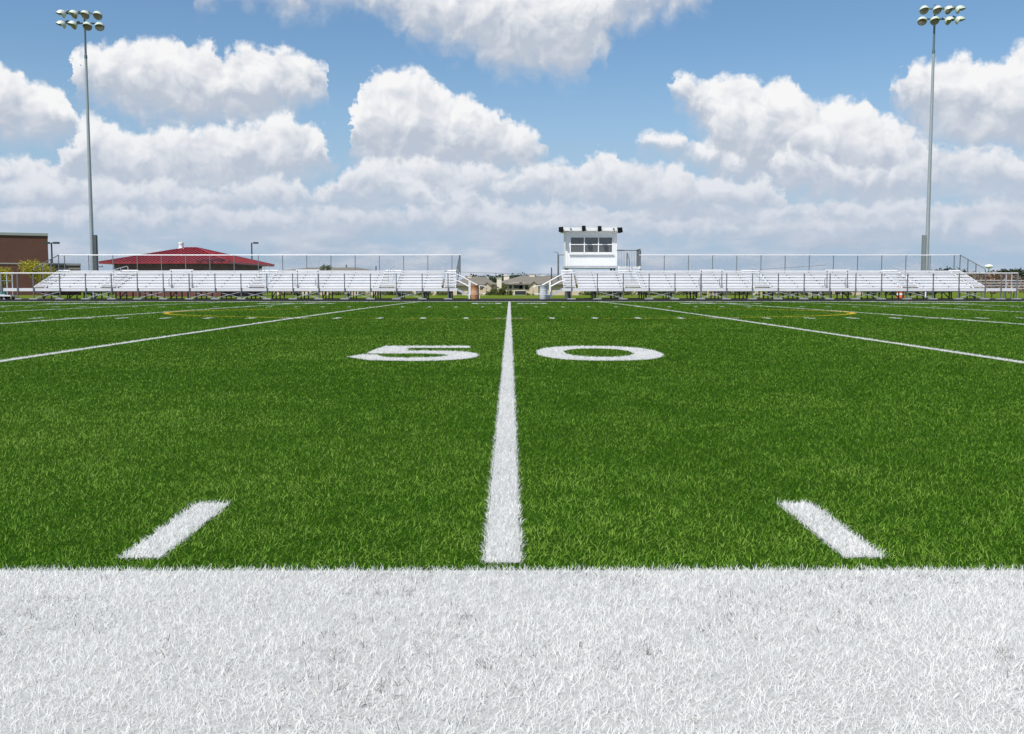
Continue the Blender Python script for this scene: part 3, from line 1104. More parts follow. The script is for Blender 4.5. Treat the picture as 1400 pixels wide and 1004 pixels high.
mb.box(PX0 + 0.1, PX1 - 0.1, PY1 - 0.1, PY1 - 0.002, PZ0, PZ1)
mb.build("rear_wall", RIB, press, po)
mb = MB()
mb.box(PX0 - 0.05, PX1 + 0.05, PY0 - 0.04, PY1 + 0.05, PZ0 - 0.15, PZ0 - 0.003)
mb.build("floor_beam", ZINC_PALE, press, po)
mb = MB()
mb.add([(PX0 - 0.28, PY0 - 0.45, PZ1 + 0.0), (PX1 + 0.22, PY0 - 0.45, PZ1 + 0.0), (PX1 + 0.22, PY1 + 0.2, PZ1 - 0.0), (PX0 - 0.28, PY1 + 0.2, PZ1 - 0.0),
        (PX0 - 0.28, PY0 - 0.45, PZ1 + 0.22), (PX1 + 0.22, PY0 - 0.45, PZ1 + 0.22), (PX1 + 0.22, PY1 + 0.2, PZ1 + 0.1), (PX0 - 0.28, PY1 + 0.2, PZ1 + 0.1)],
       [(0, 3, 2, 1), (4, 5, 6, 7), (0, 1, 5, 4), (1, 2, 6, 5), (2, 3, 7, 6), (3, 0, 4, 7)])
roof = mb.build("roof", WHITE, press, po)
for x in (4.12, 7.02):
    mb = MB()
    mb.lathe([(0.05, 0), (0.06, 0.05), (0.03, 0.08)], 10, (x, PY0 - 0.451, PZ1 + 0.12), (0, -1, 0))
    mb.build("eave_lamp", STEEL_DARK, roof)
    bpy.context.view_layer.update()
for o in roof.children:
    o.location = (-po[0], -po[1], -po[2])
mb = MB()
cols = [wx0, wx0 + (wx1 - wx0) / 3, wx0 + 2 * (wx1 - wx0) / 3, wx1]
fw = 0.035
for i, x in enumerate(cols):
    mb.box(x - fw, x + fw, PY0 - 0.03, PY0 + 0.05, wz0, wz1)
zm = (wz0 + wz1) / 2 + 0.02
for i in range(3):
    for z in (wz0, zm, wz1):
        mb.box(cols[i] + fw, cols[i + 1] - fw, PY0 - 0.028, PY0 + 0.048, z - fw * 0.8, z + fw * 0.8)
mb.box(wx0 - 0.08, wx1 + 0.08, PY0 - 0.14, PY0 - 0.052, wz0 - 0.09, wz0 - 0.04)
win = mb.build("window", WHITE, press, po)
for i in range(3):
    for z0, z1 in ((wz0, zm), (zm, wz1)):
        mb = MB()
        mb.box(cols[i] + fw, cols[i + 1] - fw, PY0 + 0.012, PY0 + 0.03, z0 + 0.028, z1 - 0.028)
        pn = mb.build("pane", GLASS, win, po)
for x in (PX0 + 0.15, PX1 - 0.15):
    for y in (PY0 + 0.2, PY1 - 0.2):
        mb = MB()
        mb.box(x - 0.07, x + 0.07, y - 0.07, y + 0.07, -0.03, PZ0 - 0.152)
        mb.build("leg", ZINC, press, po)
# landing and railing beside it
LX1 = 8.92
mb = MB()
mb.box(PX1 + 0.06, LX1, PY0 + 0.0, PY1 - 0.1, PZ0 - 0.12, PZ0 - 0.05)
mb.build("landing", ALU, press, po)
mb = MB()
for i in range(2):
    mb.box(PX1 + 0.08, LX1 - 0.05, PY0 - 0.30 - 0.0 * i, PY0 - 0.02, PZ0 - 0.20 - 0.14 * i, PZ0 - 0.15 - 0.14 * i)
for x in (PX1 + 0.1, LX1 - 0.1):
    mb.box(x - 0.06, x + 0.06, PY0 - 0.33, PY0 - 0.301, PZ0 - 0.22, PZ0 - 0.02)
mb.build("landing_step", ALU, press, po)
mb = MB()
zr = 3.34
mb.tube([(PX1 + 0.05, PY1 - 0.12, zr), (LX1 - 0.02, PY1 - 0.12, zr), (LX1, PY1 - 0.3, zr), (LX1, PY0 + 0.1, zr), (LX1, PY0, zr - 0.12), (LX1, PY0, PZ0 - 0.3)], 0.035)
mb.tube([(LX1, PY0 + 0.25, zr), (LX1, PY0 + 0.25, PZ0 - 0.1)], 0.03)
x = PX1 + 0.12
while x < LX1 - 0.05:
    mb.bar((x, PY1 - 0.12, PZ0 - 0.05), (x, PY1 - 0.12, zr), 0.016, 0.016, (0, 1, 0))
    x += 0.115
y = PY0 + 0.35
while y < PY1 - 0.2:
    mb.bar((LX1, y, PZ0 - 0.05), (LX1, y, zr), 0.016, 0.016, (0, 1, 0))
    y += 0.115
mb.tube([(8.05, PY0 - 0.9, 1.8), (8.05, PY0 - 0.9, 2.5), (8.05, PY0 + 0.1, 3.05), (8.05, PY0 + 0.4, 3.05), (8.05, PY0 + 0.4, PZ0 - 0.05)], 0.028)
mb.build("railing", ZINC, press, po)
mb = MB()
mb.tube([(PX0 - 0.45, PY0 + 0.3, 2.95), (PX0 - 0.05, PY0 + 0.3, 2.95)], 0.03)
mb.tube([(PX0 - 0.45, PY0 + 0.3, 1.2), (PX0 - 0.45, PY0 + 0.3, 2.95)], 0.03)
mb.tube([(PX0 - 0.45, PY0 + 1.5, 1.2), (PX0 - 0.45, PY0 + 1.5, 3.15), (PX0 - 0.7, PY0 + 1.5, 3.2)], 0.03)
mb.build("rear_stair_rail", ZINC, press, po)
# loudspeakers bolted along the roof edge
for x, z, rz, ry, lab in ((3.47, 4.62, -35, 0, "black loudspeaker at the gap side end of the press box roof edge"),
                          (4.98, 4.70, 0, 0, "black loudspeaker on the press box roof edge above the first window mullion"),
                          (6.05, 4.68, 0, 0, "black loudspeaker on the press box roof edge above the second window mullion"),
                          (7.43, 4.58, 40, -14, "tilted black loudspeaker at the landing end of the press box roof edge")):
    t_ = thing("loudspeaker", (x, PY0 - 0.6, z), lab, "loudspeaker", "loudspeakers on the press box", R(rz))
    t_.rotation_euler = (0, R(ry), R(rz))
    mb = MB()
    mb.add([(-0.13, -0.12, -0.17), (0.13, -0.12, -0.17), (0.085, 0.13, -0.17), (-0.085, 0.13, -0.17),
            (-0.13, -0.12, 0.17), (0.13, -0.12, 0.17), (0.085, 0.13, 0.17), (-0.085, 0.13, 0.17)],
           [(0, 3, 2, 1), (4, 5, 6, 7), (0, 1, 5, 4), (1, 2, 6, 5), (2, 3, 7, 6), (3, 0, 4, 7)])
    mb.build("cabinet", BLACK, t_)
    mb = MB()
    mb.box(-0.115, 0.115, -0.135, -0.121, -0.155, 0.155)
    mb.build("grille", BLACK, t_)
    mb = MB()
    mb.box(-0.02, 0.02, 0.1, 0.2, -0.2, 0.2)
    mb.build("bracket", STEEL_DARK, t_)

# ------------------------------------------------------------------ litter barrels by the gap
BANDS = ((0.40, 0.17, 0.06), (0.30, 0.14, 0.06))


def barrel(x, y, col, col2, label):
    t_ = thing("trash_barrel", (x, y, -0.02), label, "trash barrel")
    mb = MB()
    mb.lathe([(0.235, 0), (0.245, 0.02), (0.248, 0.27), (0.262, 0.285), (0.248, 0.30), (0.248, 0.57), (0.262, 0.585), (0.248, 0.60), (0.248, 0.85), (0.26, 0.865), (0.255, 0.88), (0.23, 0.88), (0.23, 0.55)], 24)
    m, t, b, o = new_mat("barrel paint")
    s = t.n("ShaderNodeSeparateXYZ")
    co = t.n("ShaderNodeTexCoord").outputs["Object"]
    t.put(s.inputs[0], co)
    f = t.m("LESS_THAN", t.m("ABSOLUTE", t.m("SUBTRACT", s.outputs[2], 0.44)), 0.13)
    f2 = t.lin(t.noise(co, 5, 5, 0.6), 0.4, 0.7)
    c = t.mix(f, col + (1,), col2 + (1,))
    t.put(b.inputs["Base Color"], t.mix(t.m("MULTIPLY", f2, 0.5), c, tuple(v * 0.6 for v in col) + (1,)))
    b.inputs["Roughness"].default_value = 0.55
    mb.build("drum", m, t_)
    mb = MB()
    mb.lathe([(0.268, 0.862), (0.268, 0.90), (0.24, 0.90), (0.24, 0.862)], 24, cap0=False, cap1=False)
    mb.build("rim", paint("barrel rim", col, 0.5), t_)
    mb = MB()
    mb.lathe([(0.225, 0.80), (0.02, 0.82)], 20)
    mb.build("bin_liner", STEEL_DARK if col[0] > 0.35 and col[2] < 0.2 else ZINC, t_)
    return t_


barrel(-2.19, 62.7, (0.50, 0.25, 0.11), (0.66, 0.42, 0.25), "rusty orange trash barrel by the steps at the gap")
barrel(2.12, 62.7, (0.55, 0.59, 0.61), (0.62, 0.66, 0.68), "pale grey trash barrel by the steps below the press box")
# ------------------------------------------------------------------ floodlight masts
LAMP_SHELL = paint("floodlight shell", (0.55, 0.62, 0.54), 0.4, 0.1, 0.08, 5)
LAMP_GLASS = paint("floodlight glass", (0.30, 0.26, 0.20), 0.15, 0.0, 0.1, 6, 0.7)
MAST = paint("mast steel", (0.36, 0.40, 0.42), 0.5, 0.3, 0.1, 0.7)
BOX_GREY = paint("grey ballast box", (0.26, 0.29, 0.30), 0.5, 0.2, 0.1, 1)
MAST_TOP = paint("mast top steel", (0.12, 0.17, 0.21), 0.5, 0.2, 0.1, 0.7)


def mast(base_px, top_px, lamps, arms_y, box_side, label):
    d = 76.0
    b = at(base_px, 372, d)
    tp = at(top_px[0], top_px[1], d)
    x0, z1 = b.x, tp.z
    root = thing("floodlight_mast", (x0, d, -0.03), label, "floodlight mast", "pair of floodlight masts")
    off = (x0, d, -0.03)
    zs = z1 - 3.1                               # the darker top length starts here
    mb = MB()
    mb.lathe([(0.30, 0), (0.30, 0.06), (0.165, 0.07), (0.15, 3.0), (0.095, zs)], 20)
    mb.build("pole", MAST, root)
    mb = MB()
    mb.lathe([(0.11, zs - 0.25), (0.11, zs), (0.08, zs + 0.02), (0.07, z1 + 0.2)], 16)
    mb.build("pole_top", MAST_TOP, root)
    mb = MB()
    mb.box(-0.10 + box_side * 0.27, 0.10 + box_side * 0.27, -0.16, 0.16, 1.3, at(0, 321, d).z)
    mb.box(-0.06 + box_side * 0.2, 0.06 + box_side * 0.2, -0.05, 0.05, 1.6, 1.8)
    mb.box(-0.06 + box_side * 0.2, 0.06 + box_side * 0.2, -0.05, 0.05, 3.6, 3.8)
    mb.build("ballast_box", STEEL_DARK if box_side > 0 else BOX_GREY, root)
    for row, py in enumerate(arms_y):
        pts = lamps[row]
        xa, xb = at(pts[0][0], py, d).x - x0, at(pts[-1][0], py, d).x - x0
        z = at(700, py, d).z
        mb = MB()
        mb.bar((xa, 0.0, z), (xb, 0.0, z), 0.08, 0.10)
        mb.build("crossarm", MAST_TOP, root)
        for px, ly, aim in pts:
            c = at(px, ly, d)
            lx, lz = c.x - x0, c.z
            a = R(aim)
            fl = MB()
            # axis points out of the opening: forward (-y), turned by aim, tipped down
            ax = Vector((math.sin(a) * math.cos(R(34)), -math.cos(a) * math.cos(R(34)), -math.sin(R(34))))
            bo = Vector((lx, -0.30, lz))
            fl.lathe([(0.07, -0.30), (0.16, -0.27), (0.27, -0.16), (0.335, 0.0), (0.345, 0.03), (0.315, 0.03), (0.30, 0.0)], 20, bo, ax, True, False)
            lamp = fl.build("floodlight", LAMP_SHELL, root)
            gl = MB()
            gl.lathe([(0.31, 0.0), (0.28, 0.03), (0.0, 0.05)], 20, bo, ax, True, False)
            gl.build("lens", LAMP_GLASS, lamp)
            # visor: upper half ring standing forward of the rim
            vz = MB()
            rot = ax.to_track_quat("Z", "Y").to_matrix()
            side = ax.cross(Vector((0, 0, 1))).normalized()
            up = side.cross(ax).normalized()
            ring = []
            for i in range(13):
                t = math.pi * i / 12
                e = side * math.cos(t) + up * math.sin(t)
                ln = 0.30 * math.sin(t) ** 0.7
                for r_ in (0.35, 0.335):
                    ring.append(bo + e * r_ + ax * 0.0)
                    ring.append(bo + e * (r_ * (1 - 0.35 * ln)) + ax * (ln + 0.02))
            fs = []
            for i in range(12):
                p, q = 4 * i, 4 * (i + 1)
                fs += [(p, q, q + 1, p + 1), (p + 2, p + 3, q + 3, q + 2), (p + 1, q + 1, q + 3, p + 3)]
            vz.add(ring, fs, True)
            vz.build("visor", LAMP_SHELL, lamp)
            bk = MB()
            bk.lathe([(0.10, 0), (0.11, 0.05), (0.10, 0.26), (0.04, 0.30)], 12, bo - ax * 0.29, -ax)
            bk.bar(bo - ax * 0.35, Vector((lx, 0, z)), 0.06, 0.06)
            bk.build("lamp_socket", MAST_TOP, lamp)
    return root


mast(127, (117.5, 17), [[(87, 20.5, -62), (103.5, 21, -35), (119, 21.5, -12), (136, 22.5, 2)], [(87, 35, -66), (102.5, 35.5, -42), (122, 37, 4), (138.5, 37.5, 18)]],
     (18.5, 32), 1, "tall grey floodlight mast beside the red roof with eight lamps")
mast(1266.5, (1276, 10), [[(1261, 15, -2), (1279, 15, 8), (1294.5, 15, 32), (1309.5, 14.5, 60)], [(1258.5, 30, -18), (1275.5, 29.5, -4), (1295, 29.5, 42), (1309, 29, 66)]],
     (11.5, 25.5), -1, "tall grey floodlight mast behind the press box bleacher with eight lamps")
# ------------------------------------------------------------------ brick school building
BRICK = brick_mat("brown brick", (0.150, 0.058, 0.038, 1), (0.110, 0.042, 0.030, 1), (0.13, 0.10, 0.085, 1), 4.0)
STONE = paint("pale stone band", (0.36, 0.33, 0.30), 0.8, 0, 0.08, 1)
COPING = paint("grey metal coping", (0.33, 0.36, 0.35), 0.5, 0.1, 0.08, 1)


def oriented(mb, o, ang):
    c, s = math.cos(ang), math.sin(ang)
    mb.v = [(o[0] + x * c - y * s, o[1] + x * s + y * c, o[2] + z) for x, y, z in mb.v]
    return mb


bd = 130.0
corner = at(65, 320.3, bd)
sch = thing("school_building", (corner.x, bd, -1.5), "flat roofed dark brick school building with a grey coping and a pale band", "building")
ang = R(25.0)
H = corner.z + 1.5


def sch_part(name, mat, *boxes, shift=(0, 0, 0)):
    mb = MB()
    for b_ in boxes:
        mb.box(*b_)
    oriented(mb, shift, ang)
    return mb.build(name, mat, sch)


zb = at(65, 361, bd).z + 1.5
sch_part("wall", BRICK, (-40, 0, 0, 30, 0, H - 0.25))
sch_part("stone_band", STONE, (-40, 0.02, -0.06, 30, zb - 0.08, zb + 0.08))
sch_part("roof_coping", COPING, (-40.1, 0.05, -0.12, 30.1, H - 0.24, H + 0.1))
wing = at(110, 361.5, 142)
sh = (wing.x - corner.x, 142 - bd, 0)
zl = wing.z + 1.5
sch_part("low_wing_wall", BRICK, (-9, 0, 0, 14, 0, zl - 0.2), shift=sh)
sch_part("low_wing_coping", COPING, (-9, 0.06, -0.1, 14.1, zl - 0.19, zl + 0.1), shift=sh)
sch_part("low_wing_band", STONE, (-9, 0.03, -0.06, 14.05, zl - 0.75, zl - 0.5), shift=sh)

# ------------------------------------------------------------------ red roofed pavilion
m, t, b, o = new_mat("red standing seam metal")
co = t.n("ShaderNodeTexCoord").outputs["Object"]
t.put(b.inputs["Base Color"], t.mix(t.lin(t.noise(co, 1.1, 4, 0.6), 0.3, 0.7), (0.28, 0.020, 0.030, 1), (0.38, 0.038, 0.045, 1)))
b.inputs["Roughness"].default_value = 0.32
b.inputs["Metallic"].default_value = 0.25
RED = m
BRICK2 = brick_mat("red brown brick", (0.17, 0.060, 0.040, 1), (0.13, 0.045, 0.032, 1), (0.16, 0.12, 0.10, 1), 4.0)
SOFFIT = paint("beige soffit", (0.42, 0.36, 0.27), 0.7, 0, 0.08, 2)
pv = thing("pavilion", (-28.9, 91.0, 0), "brick pavilion with a low red metal hip roof and a silver vent on top", "pavilion")
pa = R(-5)
W2, L2 = 5.7, 6.0
ze, za = 2.90, 4.33
mb = MB()
mb.box(-W2 + 0.9, W2 - 0.9, -L2 + 0.9, L2 - 0.9, -0.1, ze - 0.06)
wall = oriented(mb, (0, 0, 0), pa).build("wall", BRICK2, pv)
mb = MB()
mb.box(-W2 + 0.7, W2 - 0.7, -L2 + 0.7, L2 - 0.7, ze - 0.06, ze + 0.02)
oriented(mb, (0, 0, 0), pa).build("soffit", SOFFIT, pv)
mb = MB()
r0 = 0.5
P = [(-W2, -L2, ze), (W2, -L2, ze), (W2, L2, ze), (-W2, L2, ze), (-r0, 0, za), (r0, 0, za)]
P2 = [(x, y, z - 0.14) for x, y, z in P[:4]]
mb.add(P + P2, [(0, 1, 5, 4), (1, 2, 5), (2, 3, 4, 5), (3, 0, 4), (0, 6, 7, 1), (1, 7, 8, 2), (2, 8, 9, 3), (3, 9, 6, 0), (6, 9, 8, 7)])
n_ = 32
for i in range(1, n_):
    f = -W2 + 2 * W2 * i / n_
    k = min(1.0, (W2 - abs(f)) / (W2 - r0))
    for sg in (-1, 1):
        mb.bar((f, sg * L2, ze + 0.02), (f, sg * L2 * (1 - k), ze + (za - ze) * k + 0.02), 0.06, 0.11)
for i in range(1, n_):
    f = -L2 + 2 * L2 * i / n_
    k = 1 - abs(f) / L2
    for sg in (-1, 1):
        mb.bar((sg * W2, f, ze + 0.02), (sg * (W2 - (W2 - r0) * k), f, ze + (za - ze) * k + 0.02), 0.035, 0.06)
for a_, c_ in ((0, 4), (1, 5), (2, 5), (3, 4), (4, 5)):
    mb.bar(Vector(P[a_]) + Vector((0, 0, 0.03)), Vector(P[c_]) + Vector((0, 0, 0.03)), 0.12, 0.07)
roof = oriented(mb, (0, 0, 0), pa).build("roof", RED, pv)
vb = at(248, 341, 91.0) - Vector((-28.9, 91.0, 0))
mb = MB()
mb.lathe([(0.40, -0.35), (0.40, 0.02), (0.30, 0.10), (0.21, 0.14), (0.21, 0.45), (0.24, 0.46), (0.24, 0.62), (0.10, 0.66)], 18, vb)
mb.build("vent", paint("silver vent metal", (0.85, 0.86, 0.87), 0.35, 0.1, 0.05), roof)
mb = MB()
mb.lathe([(0.05, -0.5), (0.05, 0.16)], 8, vb + Vector((0.62, 0.3, 0.02)))
mb.build("vent_pipe", STEEL_DARK, roof)

# ------------------------------------------------------------------ apartment buildings beyond the gap
STUCCO = paint("beige stucco", (0.60, 0.50, 0.36), 0.85, 0, 0.08, 0.3)
CREAM = paint("cream stucco", (0.78, 0.71, 0.60), 0.85, 0, 0.06, 0.5)
SHINGLE = paint("grey brown shingle", (0.17, 0.155, 0.125), 0.9, 0, 0.14, 0.6)
SHADE_GLASS = paint("house window glass", (0.035, 0.04, 0.045), 0.2, 0, 0.1, 1)


def apartment(px0, px1, ridge_y, eave_y, d, base_z, depth, label, chimneys=(), windows=(), gables=(), name="apartment_building"):
    x0, x1 = at(px0, 390, d).x, at(px1, 390, d).x
    zr, ze_ = at(700, ridge_y, d + depth / 2).z, at(700, eave_y, d).z
    c = ((x0 + x1) / 2, d, base_z)
    g = "apartment buildings beyond the grass"
    root = thing(name, c, label, "building", g)
    mb = MB()
    mb.box(x0, x1, d, d + depth, base_z, ze_)
    mb.build("wall", STUCCO, root, c)
    mb = MB()
    o_ = 0.6
    hip = min(depth / 2, (x1 - x0) * 0.25)
    V = [(x0 - o_, d - o_, ze_), (x1 + o_, d - o_, ze_), (x1 + o_, d + depth + o_, ze_), (x0 - o_, d + depth + o_, ze_), (x0 + hip, d + depth / 2, zr), (x1 - hip, d + depth / 2, zr)]
    V += [(x, y, z - 0.25) for x, y, z in V[:4]]
    mb.add(V, [(0, 1, 5, 4), (1, 2, 5), (2, 3, 4, 5), (3, 0, 4), (0, 6, 7, 1), (1, 7, 8, 2), (2, 8, 9, 3), (3, 9, 6, 0), (6, 9, 8, 7)])
    rf = mb.build("roof", SHINGLE, root, c)
    for px, ty, by, w, dd in chimneys:
        p, q = at(px, ty, d + dd), at(px, by, d + dd)
        mb = MB()
        mb.box(p.x - w / 2, p.x + w / 2, d + dd - 0.5, d + dd + 0.5, q.z, p.z - 0.15)
        mb.box(p.x - w / 2 - 0.1, p.x + w / 2 + 0.1, d + dd - 0.6, d + dd + 0.6, p.z - 0.149, p.z)
        mb.build("chimney", CREAM, root, c)
    for px, py, w, h in windows:
        p = at(px, py, d)
        mb = MB()
        mb.box(p.x - w / 2, p.x + w / 2, d - 0.08, d - 0.004, p.z - h / 2, p.z + h / 2)
        wn = mb.build("window", CREAM, root, c)
        mb = MB()
        mb.box(p.x - w / 2 + 0.1, p.x + w / 2 - 0.1, d - 0.12, d - 0.082, p.z - h / 2 + 0.1, p.z + h / 2 - 0.1)
        pn = mb.build("pane", SHADE_GLASS, wn, c)
    for pxa, pxb, ty, by in gables:
        a, e, tp = at(pxa, by, d - 2), at(pxb, by, d - 2), at((pxa + pxb) / 2, ty, d - 2)
        mb = MB()
        mx_ = (a.x + e.x) / 2
        mb.add([(a.x, d - 2, base_z), (e.x, d - 2, base_z), (e.x, d - 2, a.z), (mx_, d - 2, tp.z), (a.x, d - 2, a.z),
                (a.x, d + 1, base_z), (e.x, d + 1, base_z), (e.x, d + 1, a.z), (mx_, d + 1, tp.z), (a.x, d + 1, a.z)],
               [(0, 1, 2, 3, 4), (9, 8, 7, 6, 5), (0, 5, 6, 1), (1, 6, 7, 2), (2, 7, 8, 3), (3, 8, 9, 4), (4, 9, 5, 0)])
        gb = mb.build("gable", STUCCO, root, c)
        mb = MB()
        mb.bar((a.x - 0.3, d - 0.5, a.z - 0.1), (mx_, d - 0.5, tp.z + 0.12), 3.4, 0.16, (0, 0, 1))
        mb.bar((e.x + 0.3, d - 0.5, a.z - 0.1), (mx_, d - 0.5, tp.z + 0.12), 3.4, 0.16, (0, 0, 1))
        mb.build("gable_roof", SHINGLE, gb, c)
    return root


BZ = -3.9
apartment(676, 830, 377, 388.3, 215, BZ, 20, "beige two storey apartment building with a tall cream chimney, seen through the gap",
          [(682.5, 380, 404, 1.0, -0.6), (692.5, 376.5, 386, 1.2, 7), (727.5, 374.5, 381, 1.2, 9), (741, 377, 381, 1.1, 9)],
          [(698, 391.5, 0.9, 1.3), (708, 391, 2.0, 1.4), (713, 391, 1.0, 1.4), (711.5, 400.5, 2.6, 1.0), (697, 401, 1.4, 1.1), (720, 393, 1.0, 1.2)],
          [(724, 736, 386, 391.5)])
apartment(622, 675, 378.5, 389, 240, BZ, 20, "beige apartment building with a low hip roof behind the rusty orange barrel",
          [(642, 377, 384, 1.0, 9), (665, 380, 386, 1.2, 9)], [(634, 392, 1.2, 1.6), (668, 396, 1.2, 1.4)], [(660, 672, 387, 393)])
apartment(520, 640, 382, 390, 235, BZ, 18, "beige apartment building glimpsed under the bleacher, nearest to the gap", (), [(x, 399.5, 1.4, 1.3) for x in range(530, 636, 14)])
apartment(375, 515, 366, 372, 150, BZ, 14, "tan roofed apartment building showing just over the bleacher beside the pavilion")
apartment(790, 960, 382, 390, 235, BZ, 18, "beige apartment building glimpsed under the press box bleacher", (), [(x, 399.5, 1.5, 1.3) for x in range(800, 955, 15)])
apartment(985, 1180, 384, 391, 240, BZ, 18, "beige apartment building glimpsed under the middle of the press box bleacher", (), [(x, 399.8, 1.5, 1.3) for x in range(995, 1175, 15)])

# ------------------------------------------------------------------ street and car park lamps
DARK_POST = paint("dark green lamp post", (0.035, 0.05, 0.05), 0.5, 0.2, 0.1, 1)


def lot_lamp(px, top_y, d, arms, label):
    p = at(px, top_y, d)
    root = thing("lamp_post", (p.x, d, -0.5), label, "street lamp")
    mb = MB()
    mb.lathe([(0.14, 0), (0.14, 0.1), (0.085, 0.12), (0.075, p.z + 0.5)], 12)
    mb.build("pole", DARK_POST, root)
    for s in arms:
        mb = MB()
        mb.bar((0, 0, p.z + 0.5), (s * 0.25, 0, p.z + 0.5), 0.06, 0.08)
        mb.box(min(s * 0.22, s * 0.74), max(s * 0.22, s * 0.74), -0.2, 0.2, p.z + 0.42, p.z + 0.60)
        mb.build("lamp_head", DARK_POST, root)
    return root


lot_lamp(70.3, 332.5, 100, (-1, 1), "dark twin armed lamp post by the brick building")
lot_lamp(344, 332.5, 115, (1,), "dark single armed lamp post behind the pavilion")


def utility_pole(px, top_y, d, label, cross=True):
    p = at(px, top_y, d)
    z0 = float(land(np.array([p.x]), np.array([float(d)]))[0])
    root = thing("utility_pole", (p.x, d, z0), label, "utility pole")
    mb = MB()
    mb.lathe([(0.16, 0), (0.11, p.z - z0)], 10)
    mb.build("pole", WOOD, root)
    if cross:
        mb = MB()
        mb.bar((-1.1, -0.12, p.z - z0 - 0.5), (1.1, -0.12, p.z - z0 - 0.5), 0.12, 0.14)
        mb.build("crossarm", WOOD, root)
        mb = MB()
        for x in (-0.95, 0.0, 0.95):
            mb.lathe([(0.05, 0), (0.07, 0.1), (0.03, 0.2)], 8, (x, -0.12, p.z - z0 - 0.43))
        mb.build("insulator", ZINC, root)
    return root


WOOD = paint("weathered pole wood", (0.09, 0.075, 0.06), 0.9, 0, 0.2, 1.5)
poles = [utility_pole(132.5, 361, 175, "weathered utility pole with a crossarm beside the tall mast near the brick building"),
         utility_pole(473.5, 362, 200, "dark utility pole poking over the bleacher beyond the pavilion", False),
         utility_pole(514, 364, 200, "short dark utility pole over the bleacher, nearest to the gap", False),
         utility_pole(754, 366, 190, "dark utility pole in front of the apartment roofs beside the press box", False)]
mb = MB()
pts = []
for i in range(25):
    f = i / 24
    p, q = at(600, 371.0, 190), at(1130, 362.5, 190)
    sag = -1.1 * 4 * f * (1 - f)
    pts.append(Vector((p.x + (q.x - p.x) * f, 190, p.z + (q.z - p.z) * f + sag)))
mb.tube(pts, 0.03, 6)
wire = mb.build("power_line", paint("cable", (0.05, 0.05, 0.055), 0.6))
tag(wire, "thin dark overhead cable sagging across the sky behind the press box", "cable")

# ------------------------------------------------------------------ lattice tower far off and the water tower
tw = at(430, 353, 420)
root = thing("transmission_tower", (tw.x, 420, -3.8), "faint grey wide topped pylon far beyond the bleacher next to the pavilion", "pylon")
mb = MB()
hz = tw.z + 3.8
for s in (-1, 1):
    mb.bar((s * 0.8, 0, 0), (s * 0.8, 0, hz * 0.55), 0.12, 0.12, (0, 1, 0))
    mb.bar((s * 0.8, 0, hz * 0.55), (s * 2.2, 0, hz), 0.1, 0.1, (0, 1, 0))
    mb.bar((s * 0.8, 0, hz * 0.7), (-s * 0.8, 0, hz * 0.4), 0.06, 0.06, (0, 1, 0))
mb.build("frame", ZINC_PALE, root)
mb = MB()
mb.bar((-3.4, 0, hz), (3.4, 0, hz), 0.12, 0.12)
mb.build("crossarm", ZINC_PALE, root)
wt = at(1352, 365, 1100)
root = thing("water_tower", (wt.x, 1100, -3), "small white domed water tower far beyond the trees", "water tower")
hz = wt.z + 3
mb = MB()
mb.lathe([(0.9, -1.9), (2.6, -1.4), (4.0, -0.4), (4.4, 0.4), (3.8, 1.5), (2.2, 2.3), (0.2, 2.6)], 28, (0, 0, hz))
mb.build("tank", WHITE, root)
mb = MB()
mb.lathe([(1.6, 0), (0.9, 2.0), (0.8, hz - 1.9)], 16)
mb.build("pedestal", WHITE, root)

# ------------------------------------------------------------------ trees
def leaf_cloud(blobs, n, size, seed, tone_shift=0.0):
    """Leaf sized quads spread through lobes, denser near the lobes' skins."""
    g = np.random.default_rng(seed)
    C = np.array([b_[:3] for b_ in blobs])
    S = np.array([b_[3:6] for b_ in blobs])
    w = S.prod(1) ** 0.66
    idx = g.choice(len(blobs), n, p=w / w.sum())
    v = g.normal(size=(n, 3))
    v /= np.linalg.norm(v, axis=1)[:, None]
    r = g.uniform(0.45, 1.0, n) ** 0.6 * (1 + 0.22 * g.normal(size=n))
    p = C[idx] + v * r[:, None] * S[idx]
    a = g.normal(size=(n, 3))
    a /= np.linalg.norm(a, axis=1)[:, None]
    b = np.cross(a, g.normal(size=(n, 3)))
    b /= np.linalg.norm(b, axis=1)[:, None]
    k = size * g.uniform(0.6, 1.4, n)[:, None]
    V = np.stack([p - a * k, p + b * k * 0.55, p + a * k, p - b * k * 0.55], 1).reshape(-1, 3)
    tone = np.clip(g.normal(0.5, 0.22, n) + (idx % 3 - 1) * 0.12 + tone_shift, 0, 1)
    return V, tone


def leaf_mesh(name, V, tone, mat, parent):
    me = bpy.data.meshes.new(name)
    n = len(V) // 4
    me.from_pydata(V.tolist(), [], [(4 * i, 4 * i + 1, 4 * i + 2, 4 * i + 3) for i in range(n)])
    a = me.attributes.new("tone", "FLOAT", "POINT")
    a.data.foreach_set("value", np.repeat(tone, 4).astype(np.float32))
    me.materials.append(mat)
    o = bpy.data.objects.new(name, me)
    COL.objects.link(o)
    if parent:
        o.parent = parent
    return o


BARK = paint("bark", (0.07, 0.055, 0.04), 0.95, 0, 0.25, 3)
LIME = leaf_mat("lime leaves", (0.22, 0.22, 0.012, 1), (0.50, 0.44, 0.02, 1))
OLIVE = leaf_mat("olive leaves", (0.06, 0.09, 0.02, 1), (0.17, 0.18, 0.045, 1))
DARKLEAF = leaf_mat("dark leaves", (0.018, 0.035, 0.014, 1), (0.05, 0.075, 0.03, 1))
RUSSET = leaf_mat("russet leaves", (0.16, 0.10, 0.065, 1), (0.30, 0.20, 0.135, 1))


